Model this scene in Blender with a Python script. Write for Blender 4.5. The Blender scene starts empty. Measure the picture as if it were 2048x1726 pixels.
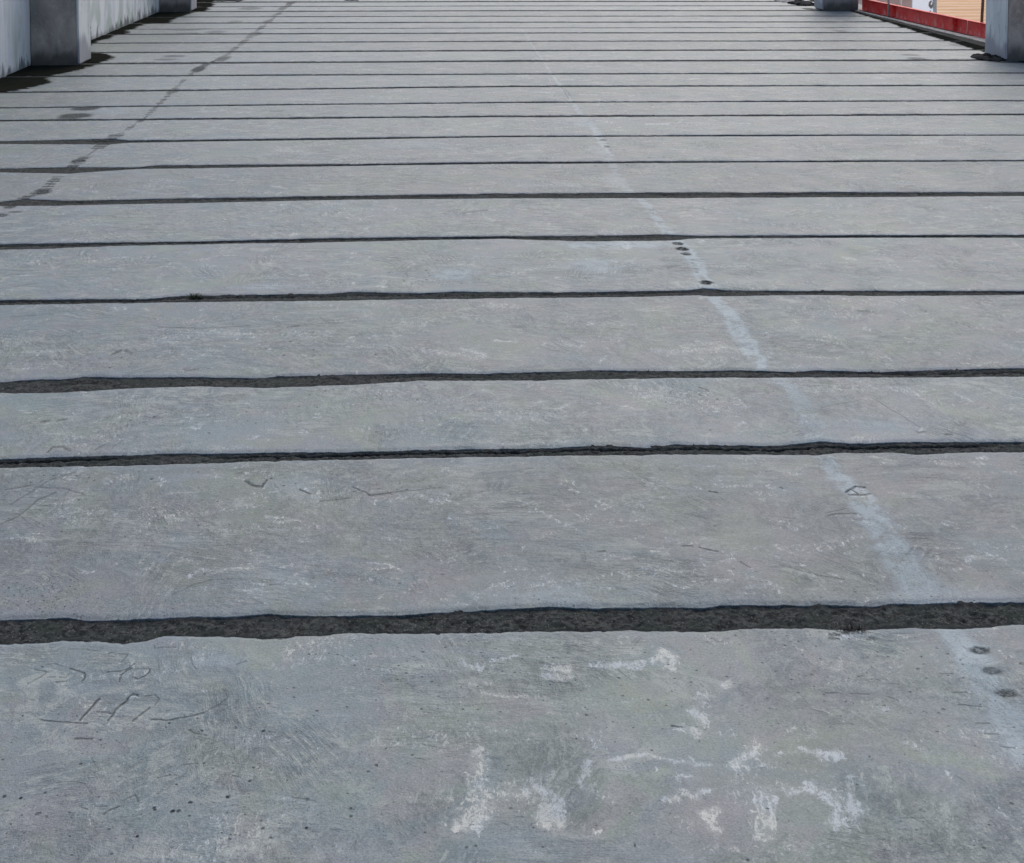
import bpy, math, random
import numpy as np
from mathutils import Matrix, Vector
random.seed(7); RNG = np.random.default_rng(11)
sc = bpy.context.scene
R = math.radians

# ------------------------------------------------------------------ camera, sky, sun, exposure
F, PX, PY, H = 2800.0, 952.0, -30.0, 1.6          # focal length and principal point of the photo (2048 px wide), eye height
VPX, VPY = 865.0, -205.0                           # where the long direction of the deck vanishes
yc = Vector((VPX - PX, PY - VPY, -F)).normalized()
zc = Vector((0.0, F, PY - VPY)).normalized()
xc = yc.cross(zc)
cam = bpy.data.objects.new('camera', bpy.data.cameras.new('camera'))
sc.collection.objects.link(cam)
rot = Matrix((xc, yc, zc))
cam.matrix_world = Matrix.Translation((0, 0, H)) @ rot.to_4x4()
cam.data.sensor_width = 36.0
cam.data.lens = F / 2048 * 36
cam.data.shift_x = (1024 - PX) / 2048
cam.data.shift_y = (PY - 863) / 2048
cam.data.clip_start = 0.05; cam.data.clip_end = 3000
sc.camera = cam

SUN_EL, SUN_AZ = 48.0, 16.0                        # azimuth from +Y towards +X
w = bpy.data.worlds.new('World'); sc.world = w; w.use_nodes = True
nt = w.node_tree; bg = nt.nodes['Background']
sky = nt.nodes.new('ShaderNodeTexSky'); sky.sky_type = 'NISHITA'; sky.sun_disc = False
sky.sun_elevation = R(SUN_EL); sky.sun_rotation = R(SUN_AZ); sky.air_density = 1.0; sky.dust_density = 3.2; sky.ozone_density = 1.0
nt.links.new(sky.outputs[0], bg.inputs[0]); bg.inputs[1].default_value = 0.15
sun = bpy.data.objects.new('sun', bpy.data.lights.new('sun', 'SUN')); sc.collection.objects.link(sun)
sun.data.energy = 0.6; sun.data.angle = R(30); sun.data.color = (1.0, 0.97, 0.93)
sd = Vector((math.sin(R(SUN_AZ)) * math.cos(R(SUN_EL)), math.cos(R(SUN_AZ)) * math.cos(R(SUN_EL)), math.sin(R(SUN_EL))))
sun.rotation_euler = sd.to_track_quat('Z', 'Y').to_euler()
sc.view_settings.view_transform = 'Standard'; sc.view_settings.look = 'None'
sc.view_settings.exposure = 0.24; sc.view_settings.gamma = 1.0

# ------------------------------------------------------------------ photo <-> ground
A = np.array([list(xc), list(yc), list(zc)])       # rows: world axes in camera coordinates
def ground(u, v):
    u = np.asarray(u, float); v = np.asarray(v, float)
    d = np.stack([u - PX, -(v - PY), -F * np.ones_like(u)], -1)
    wd = d @ A.T
    t = -H / wd[..., 2]
    return wd[..., 0] * t, wd[..., 1] * t
def gp(u, v):
    x, y = ground(np.array([u]), np.array([v])); return float(x[0]), float(y[0])

# ------------------------------------------------------------------ node helpers
class NT:
    def __init__(s, name):
        s.m = bpy.data.materials.new(name); s.m.use_nodes = True
        s.t = s.m.node_tree; s.b = s.t.nodes['Principled BSDF']
    def n(s, ty, **kw):
        nd = s.t.nodes.new(ty)
        for k, v in kw.items(): setattr(nd, k, v)
        return nd
    def set(s, sock, val):
        if hasattr(val, 'node'): s.t.links.new(val, sock)
        else:
            if isinstance(val, (tuple, list)) and len(val) == 3 and sock.type == 'RGBA': val = (*val, 1)
            sock.default_value = val
    def math(s, op, a, b=0.0, c=0.0, clamp=False):
        nd = s.n('ShaderNodeMath', operation=op); nd.use_clamp = clamp
        s.set(nd.inputs[0], a); s.set(nd.inputs[1], b)
        if op in ('MULTIPLY_ADD', 'SMOOTH_MIN'): s.set(nd.inputs[2], c)
        return nd.outputs[0]
    def mix(s, f, a, b, mode='MIX'):
        nd = s.n('ShaderNodeMix', data_type='RGBA', blend_type=mode); nd.clamp_factor = True
        s.set(nd.inputs[0], f); s.set(nd.inputs[6], a); s.set(nd.inputs[7], b)
        return nd.outputs[2]
    def rng(s, v, a, b, c=0.0, d=1.0, smooth=True):
        nd = s.n('ShaderNodeMapRange', interpolation_type='SMOOTHSTEP' if smooth else 'LINEAR')
        s.set(nd.inputs[0], v)
        for i, q in enumerate((a, b, c, d)): s.set(nd.inputs[i + 1], q)
        return nd.outputs[0]
    def coords(s):
        if not hasattr(s, '_c'): s._c = s.n('ShaderNodeTexCoord').outputs['Object']
        return s._c
    def mapv(s, vec, scale=(1, 1, 1), rz=0.0, loc=(0, 0, 0)):
        nd = s.n('ShaderNodeMapping'); s.set(nd.inputs[0], vec)
        nd.inputs['Scale'].default_value = scale; nd.inputs['Rotation'].default_value = (0, 0, rz); nd.inputs['Location'].default_value = loc
        return nd.outputs[0]
    def noise(s, vec, scale, detail=4.0, rough=0.55, dist=0.0, out=0):
        nd = s.n('ShaderNodeTexNoise'); s.set(nd.inputs['Vector'], vec)
        nd.inputs['Scale'].default_value = scale; nd.inputs['Detail'].default_value = detail
        nd.inputs['Roughness'].default_value = rough; nd.inputs['Distortion'].default_value = dist
        return nd.outputs[out]
    def voro(s, vec, scale, feature='F1'):
        nd = s.n('ShaderNodeTexVoronoi', feature=feature); s.set(nd.inputs['Vector'], vec); nd.inputs['Scale'].default_value = scale
        return nd
    def attr(s, name):
        return s.n('ShaderNodeAttribute', attribute_name=name).outputs['Fac']
    def bump(s, h, strength, dist, prev=None):
        nd = s.n('ShaderNodeBump'); s.set(nd.inputs['Height'], h)
        nd.inputs['Strength'].default_value = strength; nd.inputs['Distance'].default_value = dist
        if prev is not None: s.t.links.new(prev, nd.inputs['Normal'])
        return nd.outputs[0]
    def out(s, col, rough, normal=None, spec=0.5):
        s.set(s.b.inputs['Base Color'], col); s.set(s.b.inputs['Roughness'], rough)
        s.b.inputs['Specular IOR Level'].default_value = spec
        if normal is not None: s.t.links.new(normal, s.b.inputs['Normal'])
        return s.m

def slab_material():
    s = NT('trowelled_concrete')
    oi = s.n('ShaderNodeObjectInfo').outputs['Random']
    off = s.n('ShaderNodeCombineXYZ'); s.set(off.inputs[0], s.math('MULTIPLY', oi, 37.0)); s.set(off.inputs[1], s.math('MULTIPLY', oi, 11.0)); s.set(off.inputs[2], s.math('MULTIPLY', oi, 53.0))
    add = s.n('ShaderNodeVectorMath', operation='ADD'); s.set(add.inputs[0], s.coords()); s.set(add.inputs[1], off.outputs[0])
    P = add.outputs[0]
    chalk, dark, lait, mould, edge = [s.attr(k) for k in ('chalk', 'dark', 'lait', 'mould', 'edge')]
    # broad tints
    n1 = s.noise(P, 1.3, 3, 0.5, 0.6); n2 = s.noise(s.mapv(P, (1, 1, 1), 0, (9, 4, 2)), 1.7, 3, 0.5, 0.5)
    col = s.mix(s.rng(n1, 0.38, 0.62), (0.205, 0.243, 0.268), (0.243, 0.250, 0.276))
    col = s.mix(s.rng(n2, 0.50, 0.66, 0, 0.8), col, (0.232, 0.272, 0.240))
    n2b = s.noise(s.mapv(P, (1, 0.9, 1), 0.5, (19, 3, 6)), 5.0, 4, 0.55, 0.8); n2c = s.noise(s.mapv(P, (1, 0.9, 1), 0.9, (8, 23, 6)), 6.0, 4, 0.55, 0.8)
    col = s.mix(s.rng(n2b, 0.52, 0.64, 0, 0.7), col, (0.258, 0.284, 0.240))
    col = s.mix(s.rng(n2c, 0.52, 0.64, 0, 0.7), col, (0.278, 0.258, 0.284))
    col = s.mix(s.rng(n2b, 0.36, 0.46, 0.65, 0), col, (0.178, 0.240, 0.268))
    # cloudy value, drawn out along the slabs
    n3 = s.noise(s.mapv(P, (1, 1.0, 1), 0.1), 3.2, 6, 0.62, 0.8)
    col = s.mix(s.rng(n3, 0.25, 0.75), s.mix(1.0, col, (0.80, 0.815, 0.83), 'MULTIPLY'), s.mix(1.0, col, (1.20, 1.20, 1.19), 'MULTIPLY'))
    # trowel streaks in three directions, each in its own areas
    warp = s.n('ShaderNodeVectorMath', operation='MULTIPLY_ADD')
    s.set(warp.inputs[0], s.noise(P, 1.6, 2, 0.5, 0, 1)); warp.inputs[1].default_value = (0.25, 0.25, 0); s.set(warp.inputs[2], P)
    st = None; hs = None
    for ang, sc_, k0, seed in ((0.10, (5, 15, 1), 0.56, 1.0), (1.0, (7, 24, 1), 0.50, 5.0), (-0.9, (7, 24, 1), 0.50, 9.0), (0.55, (8, 22, 1), 0.54, 14.0)):
        a = s.noise(s.mapv(warp.outputs[0], sc_, ang, (seed, seed * 2, 0)), 1.0, 6, 0.68, 0.2)
        area = s.rng(s.noise(s.mapv(P, (1, 1.4, 1), 0, (seed * 3, seed, seed)), 1.5, 2, 0.5), k0, k0 + 0.16)
        v = s.math('MULTIPLY', s.math('SUBTRACT', a, 0.5), area)
        hs = v if hs is None else s.math('ADD', hs, v)
    col = s.mix(s.rng(hs, 0.02, 0.12, 0, 0.62), col, (0.365, 0.385, 0.385))
    col = s.mix(s.rng(hs, -0.13, -0.02, 0.5, 0.0), col, (0.130, 0.148, 0.165))
    f1x = s.noise(s.mapv(P, (1.2, 0.75, 1), -0.2), 42, 5, 0.7, 1.0)
    # fans of trowel strokes: each patch has its own direction
    fan = None
    for vs, str_, sd3, thr in ((2.6, (10, 52, 1), 3.0, 0.40), (5.2, (16, 70, 1), 8.0, 0.30)):
        wv = s.n('ShaderNodeVectorMath', operation='MULTIPLY_ADD'); s.set(wv.inputs[0], s.noise(s.mapv(P, (1, 1, 1), 0, (sd3, 0, 0)), 2.2, 1, 0.4, 0, 1)); wv.inputs[1].default_value = (0.22, 0.22, 0); s.set(wv.inputs[2], P)
        flat = s.mapv(wv.outputs[0], (1, 0.8, 0))
        v = s.voro(flat, vs); sub = s.n('ShaderNodeVectorMath', operation='SUBTRACT'); s.set(sub.inputs[0], flat); s.set(sub.inputs[1], v.outputs['Position'])
        cc = s.n('ShaderNodeSeparateColor'); s.set(cc.inputs[0], v.outputs['Color'])
        vr = s.n('ShaderNodeVectorRotate', rotation_type='Z_AXIS'); s.set(vr.inputs['Vector'], sub.outputs[0]); s.set(vr.inputs['Angle'], s.math('MULTIPLY_ADD', cc.outputs[0], 3.4, -1.7))
        ofs = s.n('ShaderNodeVectorMath', operation='ADD'); s.set(ofs.inputs[0], vr.outputs[0]); s.set(ofs.inputs[1], s.n('ShaderNodeVectorMath', operation='SCALE').outputs[0])
        sc3 = ofs.inputs[1].links[0].from_node; s.set(sc3.inputs[0], v.outputs['Color']); sc3.inputs['Scale'].default_value = 7.0
        nn = s.noise(s.mapv(ofs.outputs[0], str_), 1.0, 5, 0.72, 0.1)
        ar = s.math('MULTIPLY', s.rng(cc.outputs[1], thr, thr + 0.25), s.rng(s.math('MULTIPLY', v.outputs['Distance'], 1.0), 0.30, 0.62, 1.0, 0.0))
        ar = s.math('MULTIPLY', ar, s.rng(s.noise(P, 5.0, 4, 0.6, 0.5), 0.38, 0.58))
        q = s.math('MULTIPLY', s.math('SUBTRACT', nn, 0.5), ar)
        fan = q if fan is None else s.math('ADD', fan, q)
    col = s.mix(s.math('MULTIPLY', s.rng(fan, 0.015, 0.08, 0, 0.9), s.rng(f1x, 0.40, 0.56, 0.25, 1.0)), col, (0.43, 0.445, 0.43))
    col = s.mix(s.rng(fan, -0.12, -0.02, 0.30, 0.0), col, (0.145, 0.16, 0.172))
    hs = s.math('ADD', hs, s.math('MULTIPLY', fan, 1.3))
    f3 = s.noise(s.mapv(P, (0.9, 1.1, 1), 0.15, (12, 2, 9)), 8.0, 7, 0.74, 1.2); f4 = s.noise(s.mapv(P, (0.8, 1.2, 1), -0.3, (2, 22, 9)), 10.0, 7, 0.74, 1.2)
    a3 = s.rng(s.noise(s.mapv(P, (1, 1, 1), 0, (5, 5, 15)), 2.2, 3, 0.5, 0.4), 0.40, 0.58, 0.15, 1.0)
    col = s.mix(s.math('MULTIPLY', s.rng(f3, 0.545, 0.605, 0, 0.80), a3), col, (0.38, 0.395, 0.385))
    col = s.mix(s.math('MULTIPLY', s.rng(f4, 0.38, 0.45, 0.55, 0), a3), col, (0.155, 0.172, 0.188))
    # fine mottling
    f1 = f1x
    f2 = s.noise(s.mapv(P, (1.1, 0.75, 1), 0.3, (6, 1, 1)), 17, 6, 0.74, 1.5)
    fa = s.rng(s.noise(P, 2.6, 4, 0.55, 0.6), 0.42, 0.60, 0.22, 1.0)
    col = s.mix(s.math('MULTIPLY', s.rng(f1, 0.50, 0.66, 0, 0.55), fa), col, (0.37, 0.39, 0.39))
    col = s.mix(s.math('MULTIPLY', s.rng(f1, 0.30, 0.48, 0.55, 0), fa), col, (0.125, 0.142, 0.158))
    col = s.mix(s.math('MULTIPLY', s.rng(f2, 0.52, 0.60, 0, 0.58), fa), col, (0.34, 0.36, 0.36))
    col = s.mix(s.math('MULTIPLY', s.rng(f2, 0.38, 0.47, 0.58, 0), fa), col, (0.150, 0.168, 0.185))
    tone = s.rng(oi, 0.0, 1.0, 0.93, 1.16, False); tc = s.n('ShaderNodeCombineColor')
    for i_, k_ in enumerate((0.665, 0.715, 0.675)): s.set(tc.inputs[i_], s.math('MULTIPLY', tone, k_))
    col = s.mix(1.0, col, tc.outputs[0], 'MULTIPLY')
    # smooth bluish laitance: along the joints, over the seams, and in patches
    ln = s.noise(s.mapv(P, (1, 1.8, 1), 0.2, (3, 7, 1)), 4.0, 4, 0.55, 0.5)
    e2 = s.math('MULTIPLY', edge, s.rng(ln, 0.35, 0.62))
    patch = s.rng(ln, 0.60, 0.74, 0, 0.55)
    lf = s.math('MAXIMUM', s.math('MAXIMUM', s.math('MULTIPLY', e2, 0.65), patch), s.math('MULTIPLY', lait, s.rng(s.noise(P, 14, 6, 0.75, 0.8), 0.40, 0.52, 0.22, 1.0)))
    col = s.mix(s.math('MULTIPLY', lf, 0.85), col, s.mix(lait, (0.185, 0.228, 0.268), (0.335, 0.42, 0.45)))
    # pale scraped scum
    sp = s.math('MAXIMUM', s.noise(s.mapv(P, (1.3, 0.8, 1), 0.75), 55, 6, 0.78, 0.8), s.noise(s.mapv(P, (2.2, 0.9, 1), -0.5, (4, 4, 4)), 48, 6, 0.78, 0.6))
    pm = s.rng(s.noise(s.mapv(P, (1, 1.8, 1), 0.0, (31, 12, 5)), 3.2, 5, 0.65, 0.9), 0.53, 0.64)
    ck = s.math('GREATER_THAN', chalk, 0.02)
    ch = s.math('MAXIMUM', s.math('MULTIPLY', s.rng(sp, 0.53, 0.64), s.math('MULTIPLY', pm, 0.78)),
                s.math('MULTIPLY', ck, s.rng(s.math('MULTIPLY_ADD', s.math('SUBTRACT', sp, 0.56), 5.2, chalk), 0.42, 0.78, 0.0, 0.9)))
    ch = s.math('MAXIMUM', ch, s.math('MULTIPLY', s.rng(chalk, 0.15, 1.0), 0.34))
    col = s.mix(ch, col, s.mix(s.rng(n2c, 0.45, 0.6), (0.47, 0.51, 0.52), (0.52, 0.53, 0.48)))
    # grit
    gr = s.noise(P, 210, 2, 0.8)
    col = s.mix(s.rng(gr, 0.50, 0.72, 0, 0.45), col, (0.34, 0.355, 0.355))
    col = s.mix(s.rng(gr, 0.30, 0.48, 0.50, 0), col, (0.085, 0.095, 0.105))
    v2 = s.voro(s.mapv(P, (1, 0.8, 1)), 135); c2_ = s.n('ShaderNodeSeparateColor'); s.set(c2_.inputs[0], v2.outputs['Color'])
    g2 = s.math('MULTIPLY', s.rng(v2.outputs['Distance'], 0.10, 0.26, 1, 0), s.math('LESS_THAN', c2_.outputs[0], s.math('MULTIPLY', fa, 0.20)))
    col = s.mix(s.math('MULTIPLY', g2, 0.65), col, (0.05, 0.056, 0.064))
    # pinholes and specks
    vd = s.voro(P, 62); rnd = s.n('ShaderNodeSeparateColor'); s.set(rnd.inputs[0], vd.outputs['Color'])
    dens = s.rng(s.noise(s.mapv(P, (1, 1, 1), 0, (2, 15, 8)), 1.8, 3, 0.6), 0.42, 0.64, 0.04, 0.42)
    pick = s.math('LESS_THAN', rnd.outputs[0], dens)
    size = s.math('MULTIPLY_ADD', rnd.outputs[1], 0.22, 0.06)
    pit = s.math('MULTIPLY', s.math('MULTIPLY', s.rng(s.math('DIVIDE', vd.outputs['Distance'], size), 0.55, 1.0, 1.0, 0.0), pick), s.math('MULTIPLY_ADD', rnd.outputs[2], 0.7, 0.2))
    # crisp dark marks from the mark layer
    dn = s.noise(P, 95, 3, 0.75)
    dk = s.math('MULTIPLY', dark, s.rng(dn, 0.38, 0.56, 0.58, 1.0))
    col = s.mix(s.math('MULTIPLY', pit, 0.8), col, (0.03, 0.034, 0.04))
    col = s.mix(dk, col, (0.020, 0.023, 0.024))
    # black mould by the walls
    mn = s.noise(s.mapv(P, (1, 2.5, 1)), 7, 6, 0.7, 0.6)
    mm = s.rng(s.math('ADD', mould, s.math('MULTIPLY', s.math('SUBTRACT', mn, 0.5), 1.1)), 0.34, 0.60)
    col = s.mix(s.math('MULTIPLY', mm, 0.985), col, s.mix(mn, (0.002, 0.004, 0.003), (0.024, 0.024, 0.019)))
    # relief
    hh = s.math('ADD', s.math('MULTIPLY', hs, 1.1), s.math('MULTIPLY', s.math('ADD', s.math('MULTIPLY', f1, 0.45), s.math('MULTIPLY', f2, 0.75)), fa))
    hh = s.math('ADD', hh, s.math('MULTIPLY', gr, 0.16))
    hh = s.math('SUBTRACT', hh, s.math('ADD', s.math('MULTIPLY', pit, 0.25), s.math('MULTIPLY', dark, 0.35)))
    nb = s.bump(hh, 0.75, 0.009)
    rough = s.rng(n3, 0.2, 0.8, 0.42, 0.58)
    rough = s.math('MAXIMUM', rough, s.math('MULTIPLY', mm, 0.9))
    m_ = s.out(col, rough, nb, 0.5); s.set(s.b.inputs['Specular IOR Level'], s.rng(s.math('MAXIMUM', mm, dk), 0, 1, 0.26, 0.0)); return m_

def joint_material():
    s = NT('dark_joint_mortar'); P = s.coords()
    a = s.noise(P, 60, 6, 0.75, 0.5); b = s.noise(P, 9, 4, 0.6); c = s.noise(P, 4, 3, 0.5, 0.3)
    col = s.mix(s.rng(a, 0.35, 0.65), (0.006, 0.008, 0.008), (0.074, 0.080, 0.074))
    col = s.mix(s.rng(b, 0.5, 0.62, 0, 0.6), col, (0.026, 0.036, 0.030))
    col = s.mix(s.rng(c, 0.58, 0.7, 0, 0.35), col, (0.06, 0.06, 0.068))
    vd = s.voro(s.mapv(P, (1, 0.7, 1)), 75)
    col = s.mix(s.rng(vd.outputs['Distance'], 0.12, 0.34, 0.85, 0), col, (0.012, 0.013, 0.014))
    v3 = s.voro(P, 170); c3_ = s.n('ShaderNodeSeparateColor'); s.set(c3_.inputs[0], v3.outputs['Color'])
    col = s.mix(s.math('MULTIPLY', s.rng(v3.outputs['Distance'], 0.15, 0.40, 1, 0), s.math('LESS_THAN', c3_.outputs[0], 0.22)), col, (0.14, 0.145, 0.135))
    col = s.mix(s.math('MULTIPLY', s.attr('rim'), 0.8), col, (0.022, 0.024, 0.027))
    col = s.mix(s.attr('crack'), col, (0.008, 0.009, 0.010))
    nb = s.bump(a, 0.9, 0.006); nb = s.bump(s.noise(P, 220, 3, 0.7), 0.5, 0.002, nb)
    return s.out(col, 0.9, nb, 0.12)

def wall_material():
    s = NT('weathered_whitewash'); P = s.coords()
    sep = s.n('ShaderNodeSeparateXYZ'); s.set(sep.inputs[0], P); z = sep.outputs[2]
    st = s.noise(s.mapv(P, (9, 9, 0.8)), 1.0, 5, 0.6, 0.2); cl = s.noise(P, 1.4, 4, 0.55, 0.5)
    col = s.mix(s.rng(cl, 0.35, 0.65), (0.74, 0.74, 0.735), (0.80, 0.785, 0.765))
    col = s.mix(s.rng(st, 0.42, 0.62, 0, 0.45), col, (0.55, 0.59, 0.62))
    g = s.math('MULTIPLY', s.rng(s.noise(s.mapv(P, (3, 3, 1.2), 0, (5, 1, 0)), 1.0, 4, 0.6, 0.6), 0.48, 0.62), s.rng(z, 0.15, 0.75, 0.75, 0.15))
    col = s.mix(g, col, (0.43, 0.48, 0.41))
    dr = s.noise(s.mapv(P, (6, 6, 2.2), 0, (2, 2, 0)), 1.0, 6, 0.68, 0.6)
    hgt = s.rng(dr, 0.46, 0.74, 0.01, 0.22, False)
    drip = s.rng(s.math('SUBTRACT', hgt, z), -0.05, 0.05)
    col = s.mix(s.math('MULTIPLY', drip, 0.78), col, (0.035, 0.045, 0.038))
    sp = s.voro(P, 3.1); sc2 = s.n('ShaderNodeSeparateColor'); s.set(sc2.inputs[0], sp.outputs['Color'])
    spot = s.math('MULTIPLY', s.rng(sp.outputs['Distance'], 0.02, 0.06, 1, 0), s.math('LESS_THAN', sc2.outputs[0], 0.5))
    col = s.mix(s.math('MULTIPLY', spot, 0.7), col, (0.07, 0.08, 0.085))
    nb = s.bump(s.noise(P, 30, 5, 0.65), 0.4, 0.006)
    return s.out(col, 0.8, nb, 0.25)

def pier_material():
    s = NT('raw_concrete'); P = s.coords()  # mottled, streaked raw concrete, darker towards the base
    sep = s.n('ShaderNodeSeparateXYZ'); s.set(sep.inputs[0], P); z = sep.outputs[2]
    a = s.noise(s.mapv(P, (1, 1, 0.6)), 4.0, 6, 0.65, 0.6); b = s.noise(s.mapv(P, (8, 8, 1.2)), 1.0, 5, 0.6)
    col = s.mix(s.rng(a, 0.3, 0.7), (0.26, 0.225, 0.20), (0.52, 0.445, 0.40))
    col = s.mix(s.rng(b, 0.52, 0.68, 0, 0.5), col, (0.20, 0.225, 0.21))
    col = s.mix(s.rng(s.noise(P, 15, 5, 0.75, 0.6), 0.56, 0.68, 0, 0.4), col, (0.60, 0.56, 0.53))
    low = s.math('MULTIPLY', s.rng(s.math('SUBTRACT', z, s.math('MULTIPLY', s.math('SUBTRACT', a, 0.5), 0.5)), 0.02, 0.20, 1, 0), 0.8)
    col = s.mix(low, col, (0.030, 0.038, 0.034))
    nb = s.bump(s.noise(P, 26, 6, 0.7), 0.7, 0.008)
    return s.out(col, 0.9, nb, 0.2)

def facing_material():
    s = NT('chipped_pale_plaster'); P = s.coords()
    sep = s.n('ShaderNodeSeparateXYZ'); s.set(sep.inputs[0], P); z = sep.outputs[2]
    a = s.noise(s.mapv(P, (6, 6, 0.9)), 1.0, 5, 0.65, 0.3)
    col = s.mix(s.rng(a, 0.35, 0.65), (0.56, 0.57, 0.56), (0.70, 0.70, 0.68))
    col = s.mix(s.rng(s.noise(s.mapv(P, (30, 30, 5)), 1.0, 5, 0.7), 0.58, 0.66, 0, 0.6), col, (0.17, 0.175, 0.175))
    low = s.rng(s.math('SUBTRACT', z, s.math('MULTIPLY', a, 0.6)), -0.18, -0.05, 1, 0)
    col = s.mix(s.math('MULTIPLY', low, 0.85), col, (0.30, 0.29, 0.31))
    nb = s.bump(a, 0.6, 0.006)
    return s.out(col, 0.75, nb, 0.3)

def simple(name, c1, c2, scale=6.0, rough=0.8, stretch=(1, 1, 1), bump=0.3, metal=0.0, spec=0.4):
    s = NT(name); P = s.coords()
    a = s.noise(s.mapv(P, stretch), scale, 6, 0.65, 0.4)
    s.b.inputs['Metallic'].default_value = metal
    return s.out(s.mix(s.rng(a, 0.35, 0.65), c1, c2), rough, s.bump(s.noise(P, scale * 6, 4, 0.65), bump, 0.004), spec)

def red_material():
    s = NT('faded_red_paint'); P = s.coords()
    a = s.noise(s.mapv(P, (1, 2.2, 3)), 3.0, 5, 0.6, 0.5); sep = s.n('ShaderNodeSeparateXYZ'); s.set(sep.inputs[0], P); z = sep.outputs[2]
    col = s.mix(s.rng(a, 0.35, 0.62), (0.70, 0.018, 0.016), (0.80, 0.060, 0.045))
    scuff = s.rng(s.math('ADD', s.noise(s.mapv(P, (1, 7, 3), 0, (2, 0, 0)), 1.6, 6, 0.75, 0.3), s.rng(z, 0.02, 0.16, 0.14, -0.06, False)), 0.58, 0.76)
    col = s.mix(s.math('MULTIPLY', scuff, 0.6), col, (0.62, 0.36, 0.32))
    return s.out(col, 0.55, s.bump(a, 0.3, 0.004), 0.4)

def yard_material():
    s = NT('warm_paved_yard'); P = s.coords()
    sep = s.n('ShaderNodeSeparateXYZ'); s.set(sep.inputs[0], P)
    a = s.noise(s.mapv(P, (0.5, 1.6, 1)), 1.3, 6, 0.65, 0.5)
    col = s.mix(s.rng(a, 0.3, 0.7), (0.56, 0.315, 0.16), (0.74, 0.47, 0.27))
    yy = s.math('ADD', s.math('MULTIPLY', sep.outputs[1], 1.05), s.math('MULTIPLY', s.noise(P, 0.7, 3), 0.5))
    fr = s.math('FRACT', yy)
    col = s.mix(s.rng(s.math('ABSOLUTE', s.math('SUBTRACT', fr, 0.5)), 0.30, 0.48, 0, 0.55), col, (0.78, 0.62, 0.44))
    dk = s.math('MULTIPLY', s.rng(s.noise(s.mapv(P, (0.6, 2.6, 1), 0.05, (7, 3, 0)), 1.5, 5, 0.7), 0.58, 0.68), 0.5)
    col = s.mix(dk, col, (0.33, 0.25, 0.18))
    return s.out(col, 0.9, None, 0.2)

M = dict(slab=slab_material(), joint=joint_material(), wall=wall_material(), pier=pier_material(), facing=facing_material(),
         red=red_material(), yard=yard_material(),
         base=simple('rough_bedding', (0.05, 0.05, 0.05), (0.09, 0.09, 0.09), 8, 0.9),
         coping=simple('weathered_coping', (0.22, 0.235, 0.24), (0.34, 0.355, 0.36), 5, 0.85),
         ledge=simple('dusty_kerb', (0.20, 0.20, 0.19), (0.46, 0.46, 0.43), 14, 0.9, (1, 1.5, 1), 0.8),
         gutter=simple('wet_black_gutter', (0.020, 0.023, 0.022), (0.045, 0.048, 0.045), 9, 0.9, (1, 1, 1), 0.4, 0.0, 0.08),
         galv=simple('dull_galvanised', (0.42, 0.43, 0.42), (0.60, 0.60, 0.58), 12, 0.5, (1, 1, 0.3), 0.15, 0.3),
         olive=simple('rusty_brown_post', (0.13, 0.10, 0.07), (0.20, 0.16, 0.12), 12, 0.7, (1, 1, 0.4)),
         whitem=simple('painted_white_board', (0.86, 0.86, 0.85), (0.90, 0.90, 0.88), 4, 0.5, (1, 1, 0.4), 0.1),
         glyph=simple('black_sign_paint', (0.012, 0.014, 0.013), (0.02, 0.022, 0.02), 10, 0.6),
         greym=simple('shade_grey_board_edge', (0.20, 0.215, 0.21), (0.27, 0.28, 0.28), 8, 0.7),
         black=simple('flat_black', (0.008, 0.008, 0.009), (0.016, 0.016, 0.017), 12, 0.7),
         dirt=simple('dark_damp_dirt', (0.008, 0.009, 0.010), (0.026, 0.027, 0.030), 14, 0.95, (1, 1, 1), 1.0, 0.0, 0.08),
         rubble=simple('pale_rubble', (0.24, 0.22, 0.21), (0.44, 0.42, 0.40), 14, 0.95, (1, 1, 1), 1.0),
         moss=simple('dark_moss', (0.020, 0.034, 0.018), (0.045, 0.060, 0.030), 30, 0.95, (1, 1, 1), 1.0),
         twig=simple('dry_dark_twig', (0.022, 0.020, 0.018), (0.06, 0.055, 0.05), 30, 0.9),
         earth=simple('dusty_earth', (0.24, 0.20, 0.16), (0.36, 0.30, 0.24), 0.4, 0.95),
         far=simple('pale_pink_plaster', (0.72, 0.56, 0.49), (0.82, 0.72, 0.66), 2, 0.85, (1, 1, 4)))

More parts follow.
